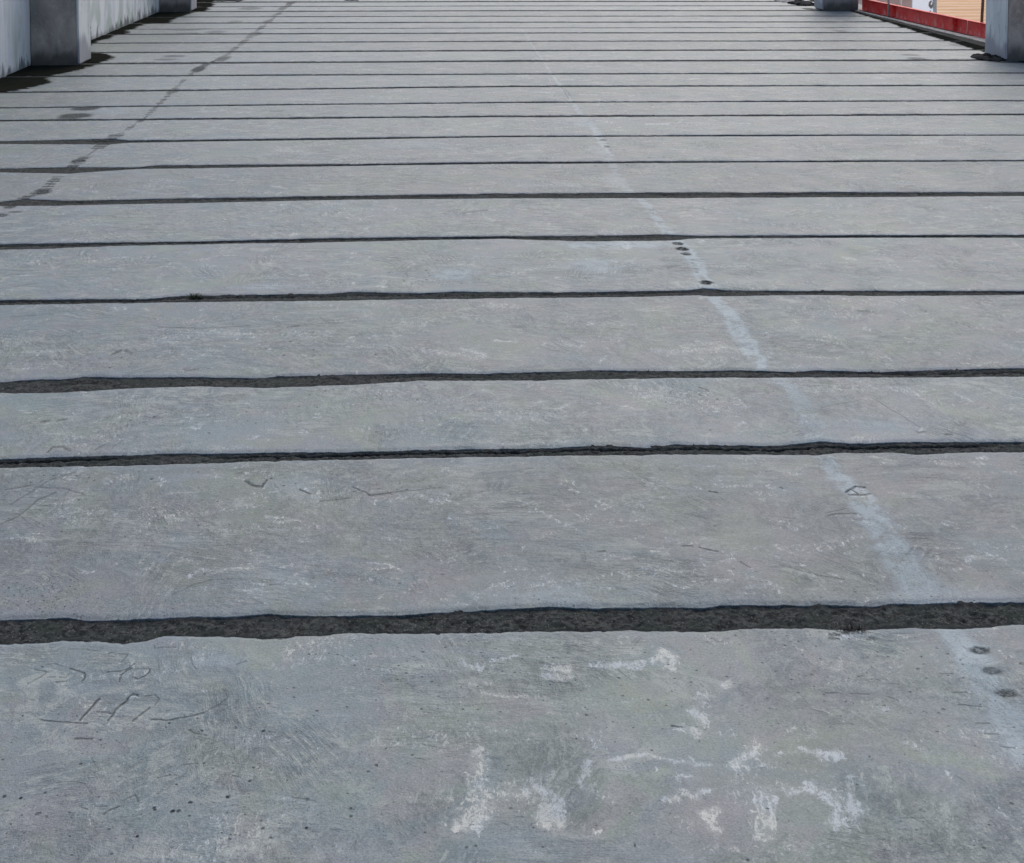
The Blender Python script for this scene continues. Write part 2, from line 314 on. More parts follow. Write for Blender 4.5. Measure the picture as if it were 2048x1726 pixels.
# ------------------------------------------------------------------ object helpers
def link(name, me, mat, parent=None, loc=None):
    o = bpy.data.objects.new(name, me); sc.collection.objects.link(o)
    if mat is not None: me.materials.append(mat)
    if parent is not None: o.parent = parent
    if loc is not None: o.location = loc
    return o
def tag(o, label=None, cat=None, group=None, kind=None):
    if label: o['label'] = label
    if cat: o['category'] = cat
    if group: o['group'] = group
    if kind: o['kind'] = kind
    return o
def empty(name, loc):
    o = bpy.data.objects.new(name, None); sc.collection.objects.link(o); o.location = loc; return o
def mesh_from(verts, faces, name='mesh', smooth=False):
    me = bpy.data.meshes.new(name); me.from_pydata([tuple(map(float, v)) for v in verts], [], faces); me.update()
    if smooth:
        for p in me.polygons: p.use_smooth = True
    return me
def grid_mesh(name, V, attrs=None, smooth=True):
    n, m = V.shape[:2]
    me = bpy.data.meshes.new(name)
    idx = np.arange(n * m).reshape(n, m)
    q = np.stack([idx[:-1, :-1], idx[:-1, 1:], idx[1:, 1:], idx[1:, :-1]], -1).reshape(-1, 4)
    me.vertices.add(n * m); me.vertices.foreach_set('co', V.reshape(-1).astype(np.float32))
    me.loops.add(q.size); me.loops.foreach_set('vertex_index', q.reshape(-1).astype(np.int32))
    me.polygons.add(len(q)); me.polygons.foreach_set('loop_start', (np.arange(len(q)) * 4).astype(np.int32))
    me.polygons.foreach_set('loop_total', np.full(len(q), 4, np.int32))
    if smooth: me.polygons.foreach_set('use_smooth', np.ones(len(q), bool))
    me.update(calc_edges=True)
    for k, a in (attrs or {}).items():
        at = me.attributes.new(k, 'FLOAT', 'POINT'); at.data.foreach_set('value', a.reshape(-1).astype(np.float32))
    return me
def box_mesh(x0, x1, y0, y1, z0, z1, bevel=0.0, cuts=0, jitter=0.0, seed=0):
    import bmesh
    bm = bmesh.new(); bmesh.ops.create_cube(bm, size=1.0)
    for v in bm.verts: v.co = Vector(((x0 + x1) / 2 + v.co.x * (x1 - x0), (y0 + y1) / 2 + v.co.y * (y1 - y0), (z0 + z1) / 2 + v.co.z * (z1 - z0)))
    if bevel: bmesh.ops.bevel(bm, geom=list(bm.edges), offset=bevel, segments=2, profile=0.5, affect='EDGES')
    if cuts:
        bmesh.ops.subdivide_edges(bm, edges=list(bm.edges), cuts=cuts, use_grid_fill=True)
    if jitter:
        from mathutils import noise
        for v in bm.verts: v.co += noise.noise_vector(v.co * 5 + Vector((seed, 0, 0))) * jitter
    me = bpy.data.meshes.new('box'); bm.to_mesh(me); bm.free(); return me
def boxes_mesh(lst, bevel=0.0):
    import bmesh
    bm = bmesh.new()
    for b in lst:
        me = box_mesh(*b, bevel=bevel); bm.from_mesh(me); bpy.data.meshes.remove(me)
    me = bpy.data.meshes.new('boxes'); bm.to_mesh(me); bm.free(); return me
def tube_mesh(pts, r, seg=10, rad=None):
    V = []; n = len(pts); P = [Vector(p) for p in pts]
    for i, p in enumerate(P):
        d = (P[min(i + 1, n - 1)] - P[max(i - 1, 0)]).normalized()
        a = d.cross(Vector((0.3, 0.1, 1)) if abs(d.z) < 0.9 else Vector((1, 0, 0))).normalized(); b = d.cross(a)
        rr = rad[i] if rad else r
        for k in range(seg):
            t = 2 * math.pi * k / seg; V.append(p + (a * math.cos(t) + b * math.sin(t)) * rr)
    Fc = [(i * seg + k, i * seg + (k + 1) % seg, (i + 1) * seg + (k + 1) % seg, (i + 1) * seg + k) for i in range(n - 1) for k in range(seg)]
    Fc += [tuple(range(seg))[::-1], tuple((n - 1) * seg + k for k in range(seg))]
    return mesh_from(V, Fc, 'tube', True)

# smooth 1-D value noise for ragged edges
def vnoise(x, scale, seed, octaves=3):
    x = np.asarray(x, float); out = np.zeros_like(x); amp = 1.0; tot = 0
    for o in range(octaves):
        t = x / scale * 2 ** o + seed * 17.3 + o * 5.1
        i = np.floor(t).astype(int); f = t - i; f = f * f * (3 - 2 * f)
        h = lambda k: (np.sin(k * 127.1 + seed * 311.7 + o * 74.7) * 43758.5453) % 1.0 * 2 - 1
        out += amp * (h(i) * (1 - f) + h(i + 1) * f); tot += amp; amp *= 0.5
    return out / tot
def vnoise2(x, y, scale, seed, octaves=3):
    x = np.asarray(x, float); y = np.asarray(y, float); out = 0; amp = 1.0; tot = 0
    for o in range(octaves):
        tx = x / scale * 2 ** o + seed * 7.3; ty = y / scale * 2 ** o + seed * 3.1
        i = np.floor(tx); j = np.floor(ty); f = tx - i; g = ty - j; f = f * f * (3 - 2 * f); g = g * g * (3 - 2 * g)
        h = lambda a, b: (np.sin(a * 127.1 + b * 311.7 + seed * 74.7 + o * 9.1) * 43758.5453) % 1.0 * 2 - 1
        out = out + amp * ((h(i, j) * (1 - f) + h(i + 1, j) * f) * (1 - g) + (h(i, j + 1) * (1 - f) + h(i + 1, j + 1) * f) * g)
        tot += amp; amp *= 0.5
    return out / tot

# ------------------------------------------------------------------ the joints, each as (far edge, near edge) in photo coordinates
J = []
J.append(([(0,1237),(60,1235),(125,1231),(175,1236),(280,1235),(400,1232),(450,1232),(540,1224),(620,1228),(780,1226),(900,1221),(1024,1215),(1100,1211),(1200,1213),(1330,1212),(1420,1212),(1440,1207),(1560,1207),(1680,1207),(1750,1209),(1780,1205),(1900,1203),(2048,1201)],
          [(0,1285),(60,1286),(130,1279),(200,1280),(245,1285),(290,1280),(330,1270),(500,1272),(540,1276),(600,1271),(700,1264),(880,1264),(1000,1263),(1060,1260),(1160,1258),(1330,1258),(1400,1261),(1470,1256),(1560,1252),(1700,1256),(1820,1254),(1920,1255),(1980,1250),(2048,1246)]))
J.append(([(0,917),(99,912),(342,905),(700,902),(919,896),(1042,895),(1223,888),(1295,892),(1350,886),(1554,889),(1640,881),(1708,886),(1820,881),(2048,882)],
          [(0,933),(113,932),(342,926),(478,922),(700,916),(1055,910),(1400,906),(1496,906),(1622,908),(1690,904),(1776,903),(1837,908),(1912,903),(2048,901)]))
J.append(([(0,762),(75,757),(120,757),(171,752),(246,753),(342,752),(512,754),(564,750),(700,747),(881,744),(973,745),(1192,738),(1281,740),(1400,739),(1486,738),(1588,741),(1629,738),(1759,741),(2048,734)],
          [(0,784),(113,784),(239,775),(342,771),(410,770),(512,774),(700,768),(837,760),(1110,758),(1350,754),(1691,752),(1861,753),(2048,751)]))
J.append(([(0,598),(290,596),(359,590),(581,586),(649,586),(700,582),(837,585),(905,582),(1110,583),(1380,579),(1408,575),(1452,579),(1759,580),(2048,580)],
          [(0,608),(342,603),(700,599),(871,596),(1247,592),(1400,589),(1418,591),(1622,588),(1708,590),(2048,588)]))
J.append(([(0,487),(308,482),(444,480),(632,475),(1000,471),(1171,470),(1325,467),(1376,470),(1700,469),(2048,468)],
          [(0,498),(113,495),(239,490),(650,483),(1000,476),(1171,481),(1342,480),(1393,475),(1700,474),(2048,474)]))
J.append(([(0,402),(58,397),(137,400),(342,396),(700,390),(1000,386),(1273,384),(1700,383),(2048,383)],
          [(0,411),(120,410),(308,406),(700,398),(1000,396),(1700,393),(2048,391)]))
J.append(([(0,336),(137,333),(273,333.5),(325,329),(700,327),(1000,322.6),(1700,320),(2048,319)],
          [(0,344),(137,346.5),(273,337),(700,331),(1000,327),(1700,323),(2048,322)]))
J.append(([(0,281),(219,276.5),(256,280),(700,274.5),(1000,270.5),(1700,268.3),(2048,268)],
          [(0,287),(219,288),(256,284.5),(700,278.5),(1000,273.5),(1700,271),(2048,270.5)]))
for a, b, c, t in ((240.5,232,228,3.4),(215,204,200.5,2.4),(184.5,172,170,2.8),(152.5,147.5,145,2.6),(128,121.5,119.5,3.2),(105.5,100.5,99,2.6),(87,82,81,1.8),(69,65.5,64.5,2.0),(59,55.5,54.5,1.0),(47,44,43,1.9),(34.5,32,31.5,1.3),(24,21,20.5,1.9),(14.5,11.5,11,1.0),(5,2.7,2,2.0)):
    J.append(([(0,a-t/2),(1024,b-t/2),(2048,c-t/2)], [(0,a+t/2),(1024,b+t/2),(2048,c+t/2)]))
XL, XR = -3.84, 5.93
def edge_fn(pts, seed, extra):
    u = np.array([p[0] for p in pts], float); v = np.array([p[1] for p in pts], float)
    x, y = ground(u, v)
    sl = (y[-1] - y[0]) / (x[-1] - x[0])
    def f(X):
        X = np.asarray(X, float)
        Y = np.interp(X, x, y)
        Y = np.where(X < x[0], y[0] + sl * (X - x[0]), Y); Y = np.where(X > x[-1], y[-1] + sl * (X - x[-1]), Y)
        return Y + extra * (vnoise(X, 0.22, seed, 4) + 0.9 * vnoise(X, 0.05, seed + 60, 4)) + 0.0026 * vnoise(X, 0.014, seed + 33, 3)
    return f
E = []
for i, (far, near) in enumerate(J):
    far_d = ground(np.array([1024.]), np.array([far[len(far)//2][1]]))[1][0]
    ex = 0.0042 if i < 8 else 0.012
    E.append((edge_fn(far, i * 2 + 1, ex), edge_fn(near, i * 2 + 2, ex)))
ycur = float(E[-1][0](0.0)); k = 0
while ycur < 34:
    ycur += 0.94 if k % 4 else 0.62
    fa = (lambda c: (lambda X: c + 0.03 + 0.0 * np.asarray(X, float) + 0.012 * vnoise(X, 0.3, c)))(ycur)
    fb = (lambda c: (lambda X: c - 0.03 + 0.0 * np.asarray(X, float) + 0.012 * vnoise(X, 0.3, c + 2)))(ycur)
    E.append((fa, fb)); k += 1
PRE = []
for c in (2.08, 1.14, 0.20, -0.74, -1.68, -2.62):
    PRE.append(((lambda c: (lambda X: c + 0.035 + 0.01 * vnoise(X, 0.25, c) - 0.012 * np.asarray(X, float)))(c), (lambda c: (lambda X: c - 0.035 + 0.01 * vnoise(X, 0.25, c + 3) - 0.012 * np.asarray(X, float)))(c)))
ALL = PRE[::-1] + E
NPRE = len(PRE)

# ------------------------------------------------------------------ marks on the slabs (dark scratches, pale scum, laitance, painted contact shade at the piers), laid on the deck in metres
MK = dict(chalk=[], dark=[], lait=[])
def W(u, v):
    return gp(u, v)
def stroke(layer, pts, wpx, s, soft=0.5):
    """polyline; wpx = half width in photo pixels across, turned into metres on the deck"""
    if layer == 'chalk': soft = 0.8
    if layer == 'dark' and wpx > 1.45 and s > .38 and pts[0][1] > 700: MK['chalk'].append(('s', [W(p[0] + 3, p[1] + 3.2) for p in pts], [wpx * 1.1 * W(*p)[1] / F for p in pts], s * .75, .8))
    P = [W(*p) for p in pts]; wd = [wpx * y / F for _, y in P]
    MK[layer].append(('s', P, wd, s, soft))
def blob(layer, u, v, rx, ry, s, soft=0.35, rag=0.35):
    x, y = W(u, v); rX = rx * y / F; rY = max(ry * y * y / (F * H), 1e-4)
    MK[layer].append(('b', (x, y), (rX, rY), s, soft, rag, random.random() * 50))
def apply_marks(X, Y, layer):
    out = np.zeros_like(X)
    X0, Y0 = X, Y; am = {'chalk': 1.0, 'dark': 0.28, 'lait': 1.3}[layer]
    X = X0 + am * (0.012 * vnoise2(X0, Y0, 0.07, 61, 3) + 0.006 * vnoise2(X0, Y0, 0.016, 64, 2)); Y = Y0 + am * (0.014 * vnoise2(X0, Y0, 0.06, 62, 3) + 0.006 * vnoise2(X0, Y0, 0.018, 63, 2))
    y0, y1 = Y.min(), Y.max()
    for mk in MK[layer]:
        if mk[0] == 's':
            P, wd, s, soft = mk[1:]
            for (a, b, wa, wb) in zip(P[:-1], P[1:], wd[:-1], wd[1:]):
                m = max(wa, wb) * 2.1; my = m * max(1.0, a[1] / H)
                if max(a[1], b[1]) + my < y0 or min(a[1], b[1]) - my > y1: continue
                sel = (X > min(a[0], b[0]) - m) & (X < max(a[0], b[0]) + m) & (Y > min(a[1], b[1]) - my) & (Y < max(a[1], b[1]) + my)
                if not sel.any(): continue
                x = X[sel]; y = Y[sel]
                ky = min(1.0, H / (0.5 * (a[1] + b[1])) * 1.15)
                y = a[1] + (y - a[1]) * ky
                dx, dy = b[0] - a[0], (b[1] - a[1]) * ky; L2 = dx * dx + dy * dy + 1e-12
                t = np.clip(((x - a[0]) * dx + (y - a[1]) * dy) / L2, 0, 1)
                d = np.hypot(x - a[0] - t * dx, y - a[1] - t * dy) / (wa + (wb - wa) * t)
                val = s * np.clip((1 + soft - d) / (2 * soft), 0, 1)
                out[sel] = np.maximum(out[sel], val)
        else:
            (cx, cy), (rx, ry), s, soft, rag, sd_ = mk[1:]
            if cy + ry * 2 < y0 or cy - ry * 2 > y1: continue
            sel = (np.abs(X - cx) < rx * 2) & (np.abs(Y - cy) < ry * 2)
            if not sel.any(): continue
            x = (X[sel] - cx) / rx; y = (Y[sel] - cy) / ry
            d = np.hypot(x, y) + rag * vnoise2(x * 1.3, y * 1.3, 0.6, sd_, 3)
            out[sel] = np.maximum(out[sel], s * np.clip((1 + soft - d) / (2 * soft), 0, 1))
    return out

# handwriting scratched into the nearest slab
S7 = lambda pts: [(x / 3.626, 1250 + y / 3.626) for x, y in pts]
for pts, wpx, s in (
    ([(245,325),(335,345),(290,385),(200,430)], 1.5, .55), ([(345,385),(400,380)], 1.4, .5), ([(400,417),(480,410)], 1.5, .6), ([(430,383),(470,385),(500,360)], 1.4, .5),
    ([(500,318),(560,330),(612,347),(622,378),(595,415)], 1.7, .8), ([(595,300),(640,262),(700,242),(820,230)], 1.4, .32), ([(780,342),(880,338),(930,320),(975,282)], 1.7, .7),
    ([(955,318),(905,345),(880,370),(868,412)], 2.0, .8), ([(1085,325),(1078,350),(1040,378),(1000,395),(960,385)], 1.8, .75), ([(985,322),(1085,320)], 1.1, .35),
    ([(790,205),(818,205)], 2.0, .65), ([(855,210),(925,212),(905,245),(880,268)], 1.4, .5), ([(712,538),(640,622),(580,690)], 2.4, .9),
    ([(995,510),(962,500),(920,545),(860,595),(820,640),(780,692)], 2.2, .9), ([(705,630),(760,636),(812,645)], 1.9, .7), ([(1050,518),(1120,510),(1152,540),(1120,582)], 1.5, .55),
    ([(1082,600),(1040,632),(960,697)], 2.1, .75), ([(290,690),(400,706),(500,714),(628,718)], 1.9, .75), ([(1100,690),(1160,688),(1220,697),(1350,675),(1480,632)], 1.9, .75),
    ([(1480,632),(1590,578),(1648,530),(1620,475)], 1.6, .5), ([(545,830),(655,832)], 2.3, .75), ([(1370,770),(1410,790),(1500,802)], 1.7, .6), ([(750,1382),(805,1345),(862,1320)], 2.4, .75),
    ([(880,1290),(930,1265),(980,1240),(1005,1282)], 2.0, .6), ([(400,1150),(520,1138),(600,1150),(640,1190),(668,1232)], 1.5, .38), ([(570,1310),(635,1340)], 1.8, .5), ([(690,1325),(770,1322)], 1.6, .45),
    ([(490,180),(600,178),(700,187)], 1.4, .4), ([(1120,150),(1125,168),(1270,163)], 1.4, .42), ([(1385,240),(1400,285),(1425,320)], 1.6, .5), ([(1715,285),(1780,262)], 1.6, .45),
    ([(1145,1118),(1235,1090)], 1.6, .5), ([(1320,1015),(1380,1005),(1440,1003)], 1.4, .45), ([(375,598),(450,600)], 1.2, .35), ([(1360,520),(1355,550)], 1.5, .3), ([(1690,1095),(1745,1108)], 1.6, .55),
    ([(1580,640),(1660,600),(1720,560)], 1.5, .3), ([(320,290),(390,282),(440,300)], 1.3, .35), ([(200,540),(240,548)], 1.6, .35)):
    stroke('dark', S7(pts), wpx, s * .85)
S8 = lambda x, y: (x / 3.626, 1250 + y / 3.626)
for x, y, r, s in ((1122,1325,3,1),(1125,1340,3.4,1),(1255,1355,4.4,1),(1295,1352,3.6,1),(1385,1292,3.4,.9),(1655,1250,3.4,.9),(275,1368,3.8,.95),(290,1362,2.6,.8),(150,1255,3.4,.95),(30,1248,4.6,.85),(320,1222,3,.8),(582,1010,3.2,.85),(998,1538,3.4,.95),(965,1612,3,.9),(1370,1390,2.6,.7),(1230,717,2.4,.85),(1712,750,2.8,.7),(160,660,2.2,.8),(330,1390,4,.5),(1275,1160,2.6,.8),(168,1378,2.4,.6),(560,1380,2,.4),(85,1445,2.4,.5),(50,1510,2.8,.5),(170,1512,2.4,.5),(1380,770,3.0,.8),(1470,770,3.0,.7),(722,838,2.4,.7),(728,872,2.2,.5),(20,985,3,.6),(1000,1412,2.2,.4),(620,1575,2.6,.3),(440,1295,2.4,.45),(1810,1135,3.2,.85),(1770,1320,2.6,.5),(1680,1310,2.8,.5)):
    u, v = S8(x, y); blob('dark', u, v, r, r * 0.72, s, 0.25, 0.3)
for x, y in ((2048,1222),(2048,1266),(1795,1167),(1790,1338),(1535,1335),(1540,768),(1460,1062),(1335,1152),(1110,1188)):
    blob('dark', x/2.926, 1200 + y/2.926, 3.4, 2.6, .9, 0.25)
for _ in range(260):                       # loose specks, thick at the lower left
    u = random.gauss(330, 260); v = random.uniform(1420, 1720)
    blob('dark', u, v, random.uniform(0.8, 1.9), random.uniform(0.7, 1.5), random.uniform(.3, .75), 0.3, 0.3)
for _ in range(150):
    blob('dark', random.uniform(700, 2048), random.uniform(1290, 1720), random.uniform(0.8, 2.2), random.uniform(0.7, 1.6), random.uniform(.3, .8), 0.3, 0.3)
for _ in range(110):
    u = random.uniform(0, 170); v = random.uniform(1150, 1232); blob('dark', u, v, random.uniform(1, 2.4), random.uniform(.8, 1.6), random.uniform(.3, .75), 0.3)
for cx, cy, n, sx, sy in ((1690,1380,90,150,60),(790,790,12,60,12),(700,985,46,120,14),(130,960,30,70,18),(120,1030,22,50,24),(640,770,14,60,14),(860,560,26,60,9),(1360,800,14,70,30),(480,830,20,160,30),(330,1020,30,200,60),(1000,1180,16,90,14),(1900,640,16,80,20),(600,700,24,60,18),(200,720,24,100,14),(1260,330,26,110,10),(1800,1180,20,90,14),(980,1290,18,180,16)):
    for _ in range(n):
        blob('dark', random.gauss(cx, sx), random.gauss(cy, sy), random.uniform(1.2, 3.4), random.uniform(.7, 1.6), random.uniform(.25, .75), 0.35)
# dark scrapes and gouges further up
for pts, wpx, s in (
    ([(20,1010),(60,985),(100,960),(150,945)], 2.2, .42), ([(40,1030),(75,1000),(110,985)], 2.4, .45), ([(0,1050),(40,1032)], 2.2, .5), ([(70,975),(130,978),(170,990)], 2, .4), ([(10,980),(60,972)], 1.8, .45),
    ([(490,962),(505,972),(522,975),(532,962)], 3.2, .75), ([(598,980),(620,988)], 1.7, .8), ([(640,1003),(700,996)], 1.7, .45), ([(705,975),(740,990),(780,986)], 1.6, .7), ([(780,985),(880,975)], 1.4, .5),
    ([(1690,985),(1712,973),(1730,975)], 1.8, .85), ([(1695,990),(1722,990),(1738,988)], 1.8, .75), ([(1703,980),(1715,988)], 1.5, .8), ([(1655,1033),(1672,1027),(1712,1028)], 1.8, .6), ([(1650,1026),(1690,1018)], 1.4, .45),
    ([(1366,1092),(1385,1092)], 1.8, .65), ([(1400,1095),(1436,1104)], 1.8, .7), ([(1480,1124),(1500,1136)], 1.6, .5), ([(1560,1130),(1640,1152),(1688,1160)], 1.4, .5), ([(1420,984),(1436,986)], 2.0, .8),
    ([(1195,1104),(1210,1102)], 1.8, .6), ([(95,905),(105,895),(125,895),(140,902)], 2.6, .55), ([(190,900),(207,890)], 2.4, .45), ([(222,896),(245,880)], 2.2, .35),
    ([(225,708),(240,702)], 3.0, .6), ([(250,702),(262,708)], 2.8, .5), ([(315,655),(400,657),(500,652)], 1.1, .5), ([(575,655),(600,652)], 1.8, .6), ([(365,738),(372,742),(395,738)], 1.8, .4), ([(20,634),(68,632)], 1.5, .35),
    ([(80,844),(95,842)], 2.6, .55), ([(115,841),(130,839)], 2.6, .5), ([(1398,775),(1416,782)], 2, .6), ([(1750,800),(1800,830),(1840,855)], 1.6, .42), ([(1640,815),(1720,800)], 1.3, .3),
    ([(1835,866),(1850,864)], 2.2, .5), ([(1890,869),(1902,869)], 2.2, .65), ([(1715,622),(1750,625)], 3, .42), ([(1560,975),(1564,976)], 2, .7), ([(560,950),(566,950)], 1.5, .5),
    ([(1350,1218),(1372,1222)], 1.5, .5), ([(540,1170),(560,1168),(575,1160)], 1.4, .4), ([(345,1190),(380,1172),(420,1160)], 2.0, .38), ([(1345,1453),(1365,1455)], 2.0, .8), ([(925,426),(975,420)], 1.4, .45),
    ([(170,432),(230,432)], 1.3, .3), ([(540,223),(565,222)], 1.5, .4), ([(1905,145),(1960,148)], 1.2, .35), ([(1840,150),(1900,165)], 1.2, .3)):
    stroke('dark', pts, wpx, s)
# torn scrape by the first joint
for _ in range(46):
    a = random.uniform(0.15, math.pi - 0.15); r = random.uniform(.75, 1.1); u = 1700 + 44 * r * math.cos(a); v = 1282 - 24 * r * math.sin(a)
    stroke('dark', [(u, v), (u + random.uniform(4, 13), v + random.uniform(-1, 5))], random.uniform(.9, 2.0), random.uniform(.4, .95))
blob('chalk', 1700, 1274, 30, 8, .6)
# seam on the right: smooth pale laitance
SEAM_R = [((2060,1500),50,.8),((1990,1380),46,.85),((1945,1310),42,.9),((1900,1262),30,.7),((1850,1190),50,.75),((1800,1110),42,.75),((1745,1030),34,.85),((1690,965),27,.85),((1640,905),22,.7),((1630,860),30,.6),((1605,810),24,.7),((1580,775),22,.6),((1520,730),16,.85),((1490,680),20,.95),((1458,630),20,.95),((1432,597),16,.85),((1412,565),14,.8),((1385,520),17,.9),((1360,485),17,.9),((1322,450),11,.8),((1292,410),10,.8),((1270,390),8,.7),((1240,365),10,.5),((1225,325),10,.5),((1215,300),10,.7),((1200,278),10,.8),((1188,255),9,.8),((1168,235),8,.6),((1140,200),4,.7),((1120,170),4,.7),((1100,145),3,.6),((1085,120),3,.6),((1065,90),2,.5),((1045,60),2,.5)]
for (p, w0, s0), (q, w1, s1) in zip(SEAM_R[:-1], SEAM_R[1:]):
    MK['lait'].append(('s', [W(*p), W(*q)], [w0 * W(*p)[1] / F, w1 * W(*q)[1] / F], (s0 + s1) / 2, 0.35))
blob('lait', 1760, 850, 110, 18, .55, .6); blob('lait', 1880, 1190, 120, 22, .6, .6); blob('lait', 1230, 490, 120, 8, .85, .4, .2); blob('lait', 1190, 530, 55, 20, .7, .5)
blob('lait', 900, 550, 45, 14, .75, .5); blob('lait', 540, 573, 70, 6, .7, .5); blob('lait', 600, 970, 60, 30, .5, .6); blob('lait', 570, 1150, 90, 60, .45, .7); blob('lait', 1150, 1190, 160, 24, .55, .6)
blob('lait', 430, 1320, 60, 18, .6, .5); blob('lait', 2020, 1440, 60, 60, .5, .7); blob('lait', 1165, 245, 40, 8, .6, .6); blob('lait', 820, 290, 90, 8, .5, .6); blob('lait', 230, 222, 60, 6, .5, .6); blob('lait', 1230, 360, 26, 12, .6); blob('lait', 1195, 300, 26, 10, .6)
for u, v, rx, ry, s in ((1960,1301,22,8.5,.88),(1985,1342,21,8,.72),(2014,1387,23,9,.82),(1356,487,12,3.6,1),(1364,498,14,4.2,1.1),(1372,508,11,3.6,.95),(1412,565,14,4.6,1.15),(1384,526,4,1.6,.5),(1390,538,4,1.5,.5),(1394,545,4,1.5,.45),(1497,688,5,2,.3),(1503,698,5,2,.3),(1206,280,7,2,.7),(1214,293,6,2.4,.7),(1220,300,5,1.6,.5),(172,217,29,4.5,.9),(150,232,32,5.5,.9),(130,238,20,3,.7),(2045,1328,7,3,.6),(85,384,18,5,.95),(70,390,8,3,.6),(0,431,16,4,.8),(20,414,12,3.6,.9),(30,424,14,2,.7),(228,273,14,5,.6),(155,322,14,4.5,.85),(166,317,9,3,.8),(345,183,10,5,.75),(397,138,13,7,.95),(410,130,9,4,.85),(445,117,14,6,.8),(510,68,14,4,.7),(535,43,8,4,.7),(498,72,5,2,.5),(550,30,6,3,.5),(566,16,8,4,.75),(582,6,8,4,.85),(350,112,22,2.4,.7),(332,119,24,2.2,.6),(375,67,26,2.4,.4),(430,64,20,3,.55),(470,44,16,3,.5),(375,60,30,2,.45),(1820,110,20,2,.6),(1834,117,18,2.4,.7),(1911,90,11,3,.6),(1680,62,14,2.6,.5),(1660,56,12,2,.45),(1676,62,10,1.6,.4),(500,17,22,3.4,.6),(1135,185,3,10,.3),(1010,102,14,1.8,.6),(1042,45,4,2,.6),(1068,87,5,2,.35),(1030,84,12,1.4,.4)):
    blob('dark', u, v, rx, ry, s, 0.25, 0.25)
for u, v, rx, ry in ((2030,124,46,2.4),(1985,121,16,3.2),(1660,21,46,1.6),(1618,18,14,2.2),(120,130,50,2.4),(168,130,22,3.2),(360,23.5,34,1.4),(392,20,12,2)):  # contact shade painted onto the slabs around the pier feet
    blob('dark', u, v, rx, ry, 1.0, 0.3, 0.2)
stroke('dark', [(1123,174),(1130,186),(1136,196)], 2.0, .5)
# ladder-like dashes across both seams
def ladder(pts, step, half, s, layer='dark', wpx=1.3):
    for (a, b) in zip(pts[:-1], pts[1:]):
        n = max(1, int(math.hypot(b[0] - a[0], b[1] - a[1]) / step))
        for i in range(n):
            t = (i + random.random() * .6) / n; u = a[0] + (b[0] - a[0]) * t; v = a[1] + (b[1] - a[1]) * t
            h = half * random.uniform(.5, 1.2)
            if random.random() < .8: stroke(layer, [(u - h, v + random.uniform(-.6, .6)), (u + h, v + random.uniform(-.6, .6))], wpx * random.uniform(.7, 1.2), s * random.uniform(.6, 1.1))
rs0 = random.Random(5)
SEAM_L = [(12,414),(45,398),(90,378),(120,350),(155,325),(190,300),(220,278),(250,262),(290,235),(345,182),(375,153),(400,135),(450,112),(482,88),(508,66),(540,42),(585,4)]
ladder(SEAM_L[:8], 6, 11, .95, wpx=1.6); ladder(SEAM_L[7:], 6, 5, .8, wpx=1.8); ladder([(1298,412),(1325,452)], 5, 6, .6, wpx=1.0); ladder([(1188,250),(1230,315)], 8, 5, .45, wpx=.9); ladder([(1370,500),(1408,560)], 9, 6, .45); ladder([(1462,640),(1515,725)], 14, 8, .22)
for p, q in zip(SEAM_L[:-1], SEAM_L[1:]): stroke('chalk', [(p[0]+4, p[1]), (q[0]+4, q[1])], 3.5, .28); 
for p, q in zip(SEAM_L[:-1], SEAM_L[1:]):
    for k_ in range(4):
        t0, t1 = k_ / 4 + rs0.uniform(-.05, .05), (k_ + 1) / 4 + rs0.uniform(-.05, .05)
        stroke('dark', [(p[0] + (q[0] - p[0]) * t0, p[1] + (q[1] - p[1]) * t0), (p[0] + (q[0] - p[0]) * t1, p[1] + (q[1] - p[1]) * t1)], rs0.uniform(1.0, 3.0), rs0.choice((.1, .3, .5, .75)))
for u, v in ((1590,1326),(1650,1391),(1680,1412),(1755,1440),(1860,1443),(1980,1466),(1640,1384),(1900,1330),(1545,1452)):  # chisel dashes
    pass
for a, b in (((1880,1346),(1906,1347)),((1902,1385),(1932,1383)),((1916,1410),(1962,1413)),((1950,1445),(1978,1446)),((1968,1466),(1994,1467)),((1998,1492),(2030,1495)),((1780,1366),(1798,1368)),((1776,1394),(1798,1402)),((1700,1387),(1735,1388)),((1650,1386),(1680,1386))):
    stroke('dark', [a, b], 1.8, .42)
# pale scum shapes
C1 = lambda x, y: (850 + x / 4.096, 1400 + y / 4.096)
C2 = lambda x, y: (1350 + x / 2.934, 1200 + y / 2.934)
C3 = lambda x, y: (800 + x / 2.926, 1200 + y / 2.926)
def cs(Cf, pts, wpx, s, soft=.45): stroke('chalk', [Cf(*p) for p in pts], wpx * (1.6 if wpx < 12 else 1.15), min(.95, s * .95 + .06), soft)
cs(C1, [(445,460),(450,640),(450,900)], 25, .72); cs(C2, [(515,1150),(515,1350)], 22, .66); cs(C2, [(450,1110),(600,1090),(820,1120)], 9, .5); cs(C2, [(980,1190),(1010,1300)], 30, .55); cs(C3, [(860,425),(980,420)], 12, .7); cs(C1, [(350,620),(350,800)], 5, .75); cs(C1, [(380,640),(560,650)], 4, .7); cs(C1, [(300,810),(560,805)], 5, .8)
u, v = C1(400, 985); blob('chalk', u, v, 38, 26, .85); cs(C1, [(345,880),(520,900)], 10, .7); u, v = C1(285,1040); blob('chalk', u, v, 11, 11, .9)
cs(C1, [(640,770),(780,785),(900,790)], 9, .65); cs(C1, [(820,770),(900,740),(1040,800)], 8, .9); u, v = C1(1060, 960); blob('chalk', u, v, 37, 38, .95); cs(C1, [(920,830),(1150,840)], 8, .8); cs(C1,[(560,730),(650,790)],4,.7)
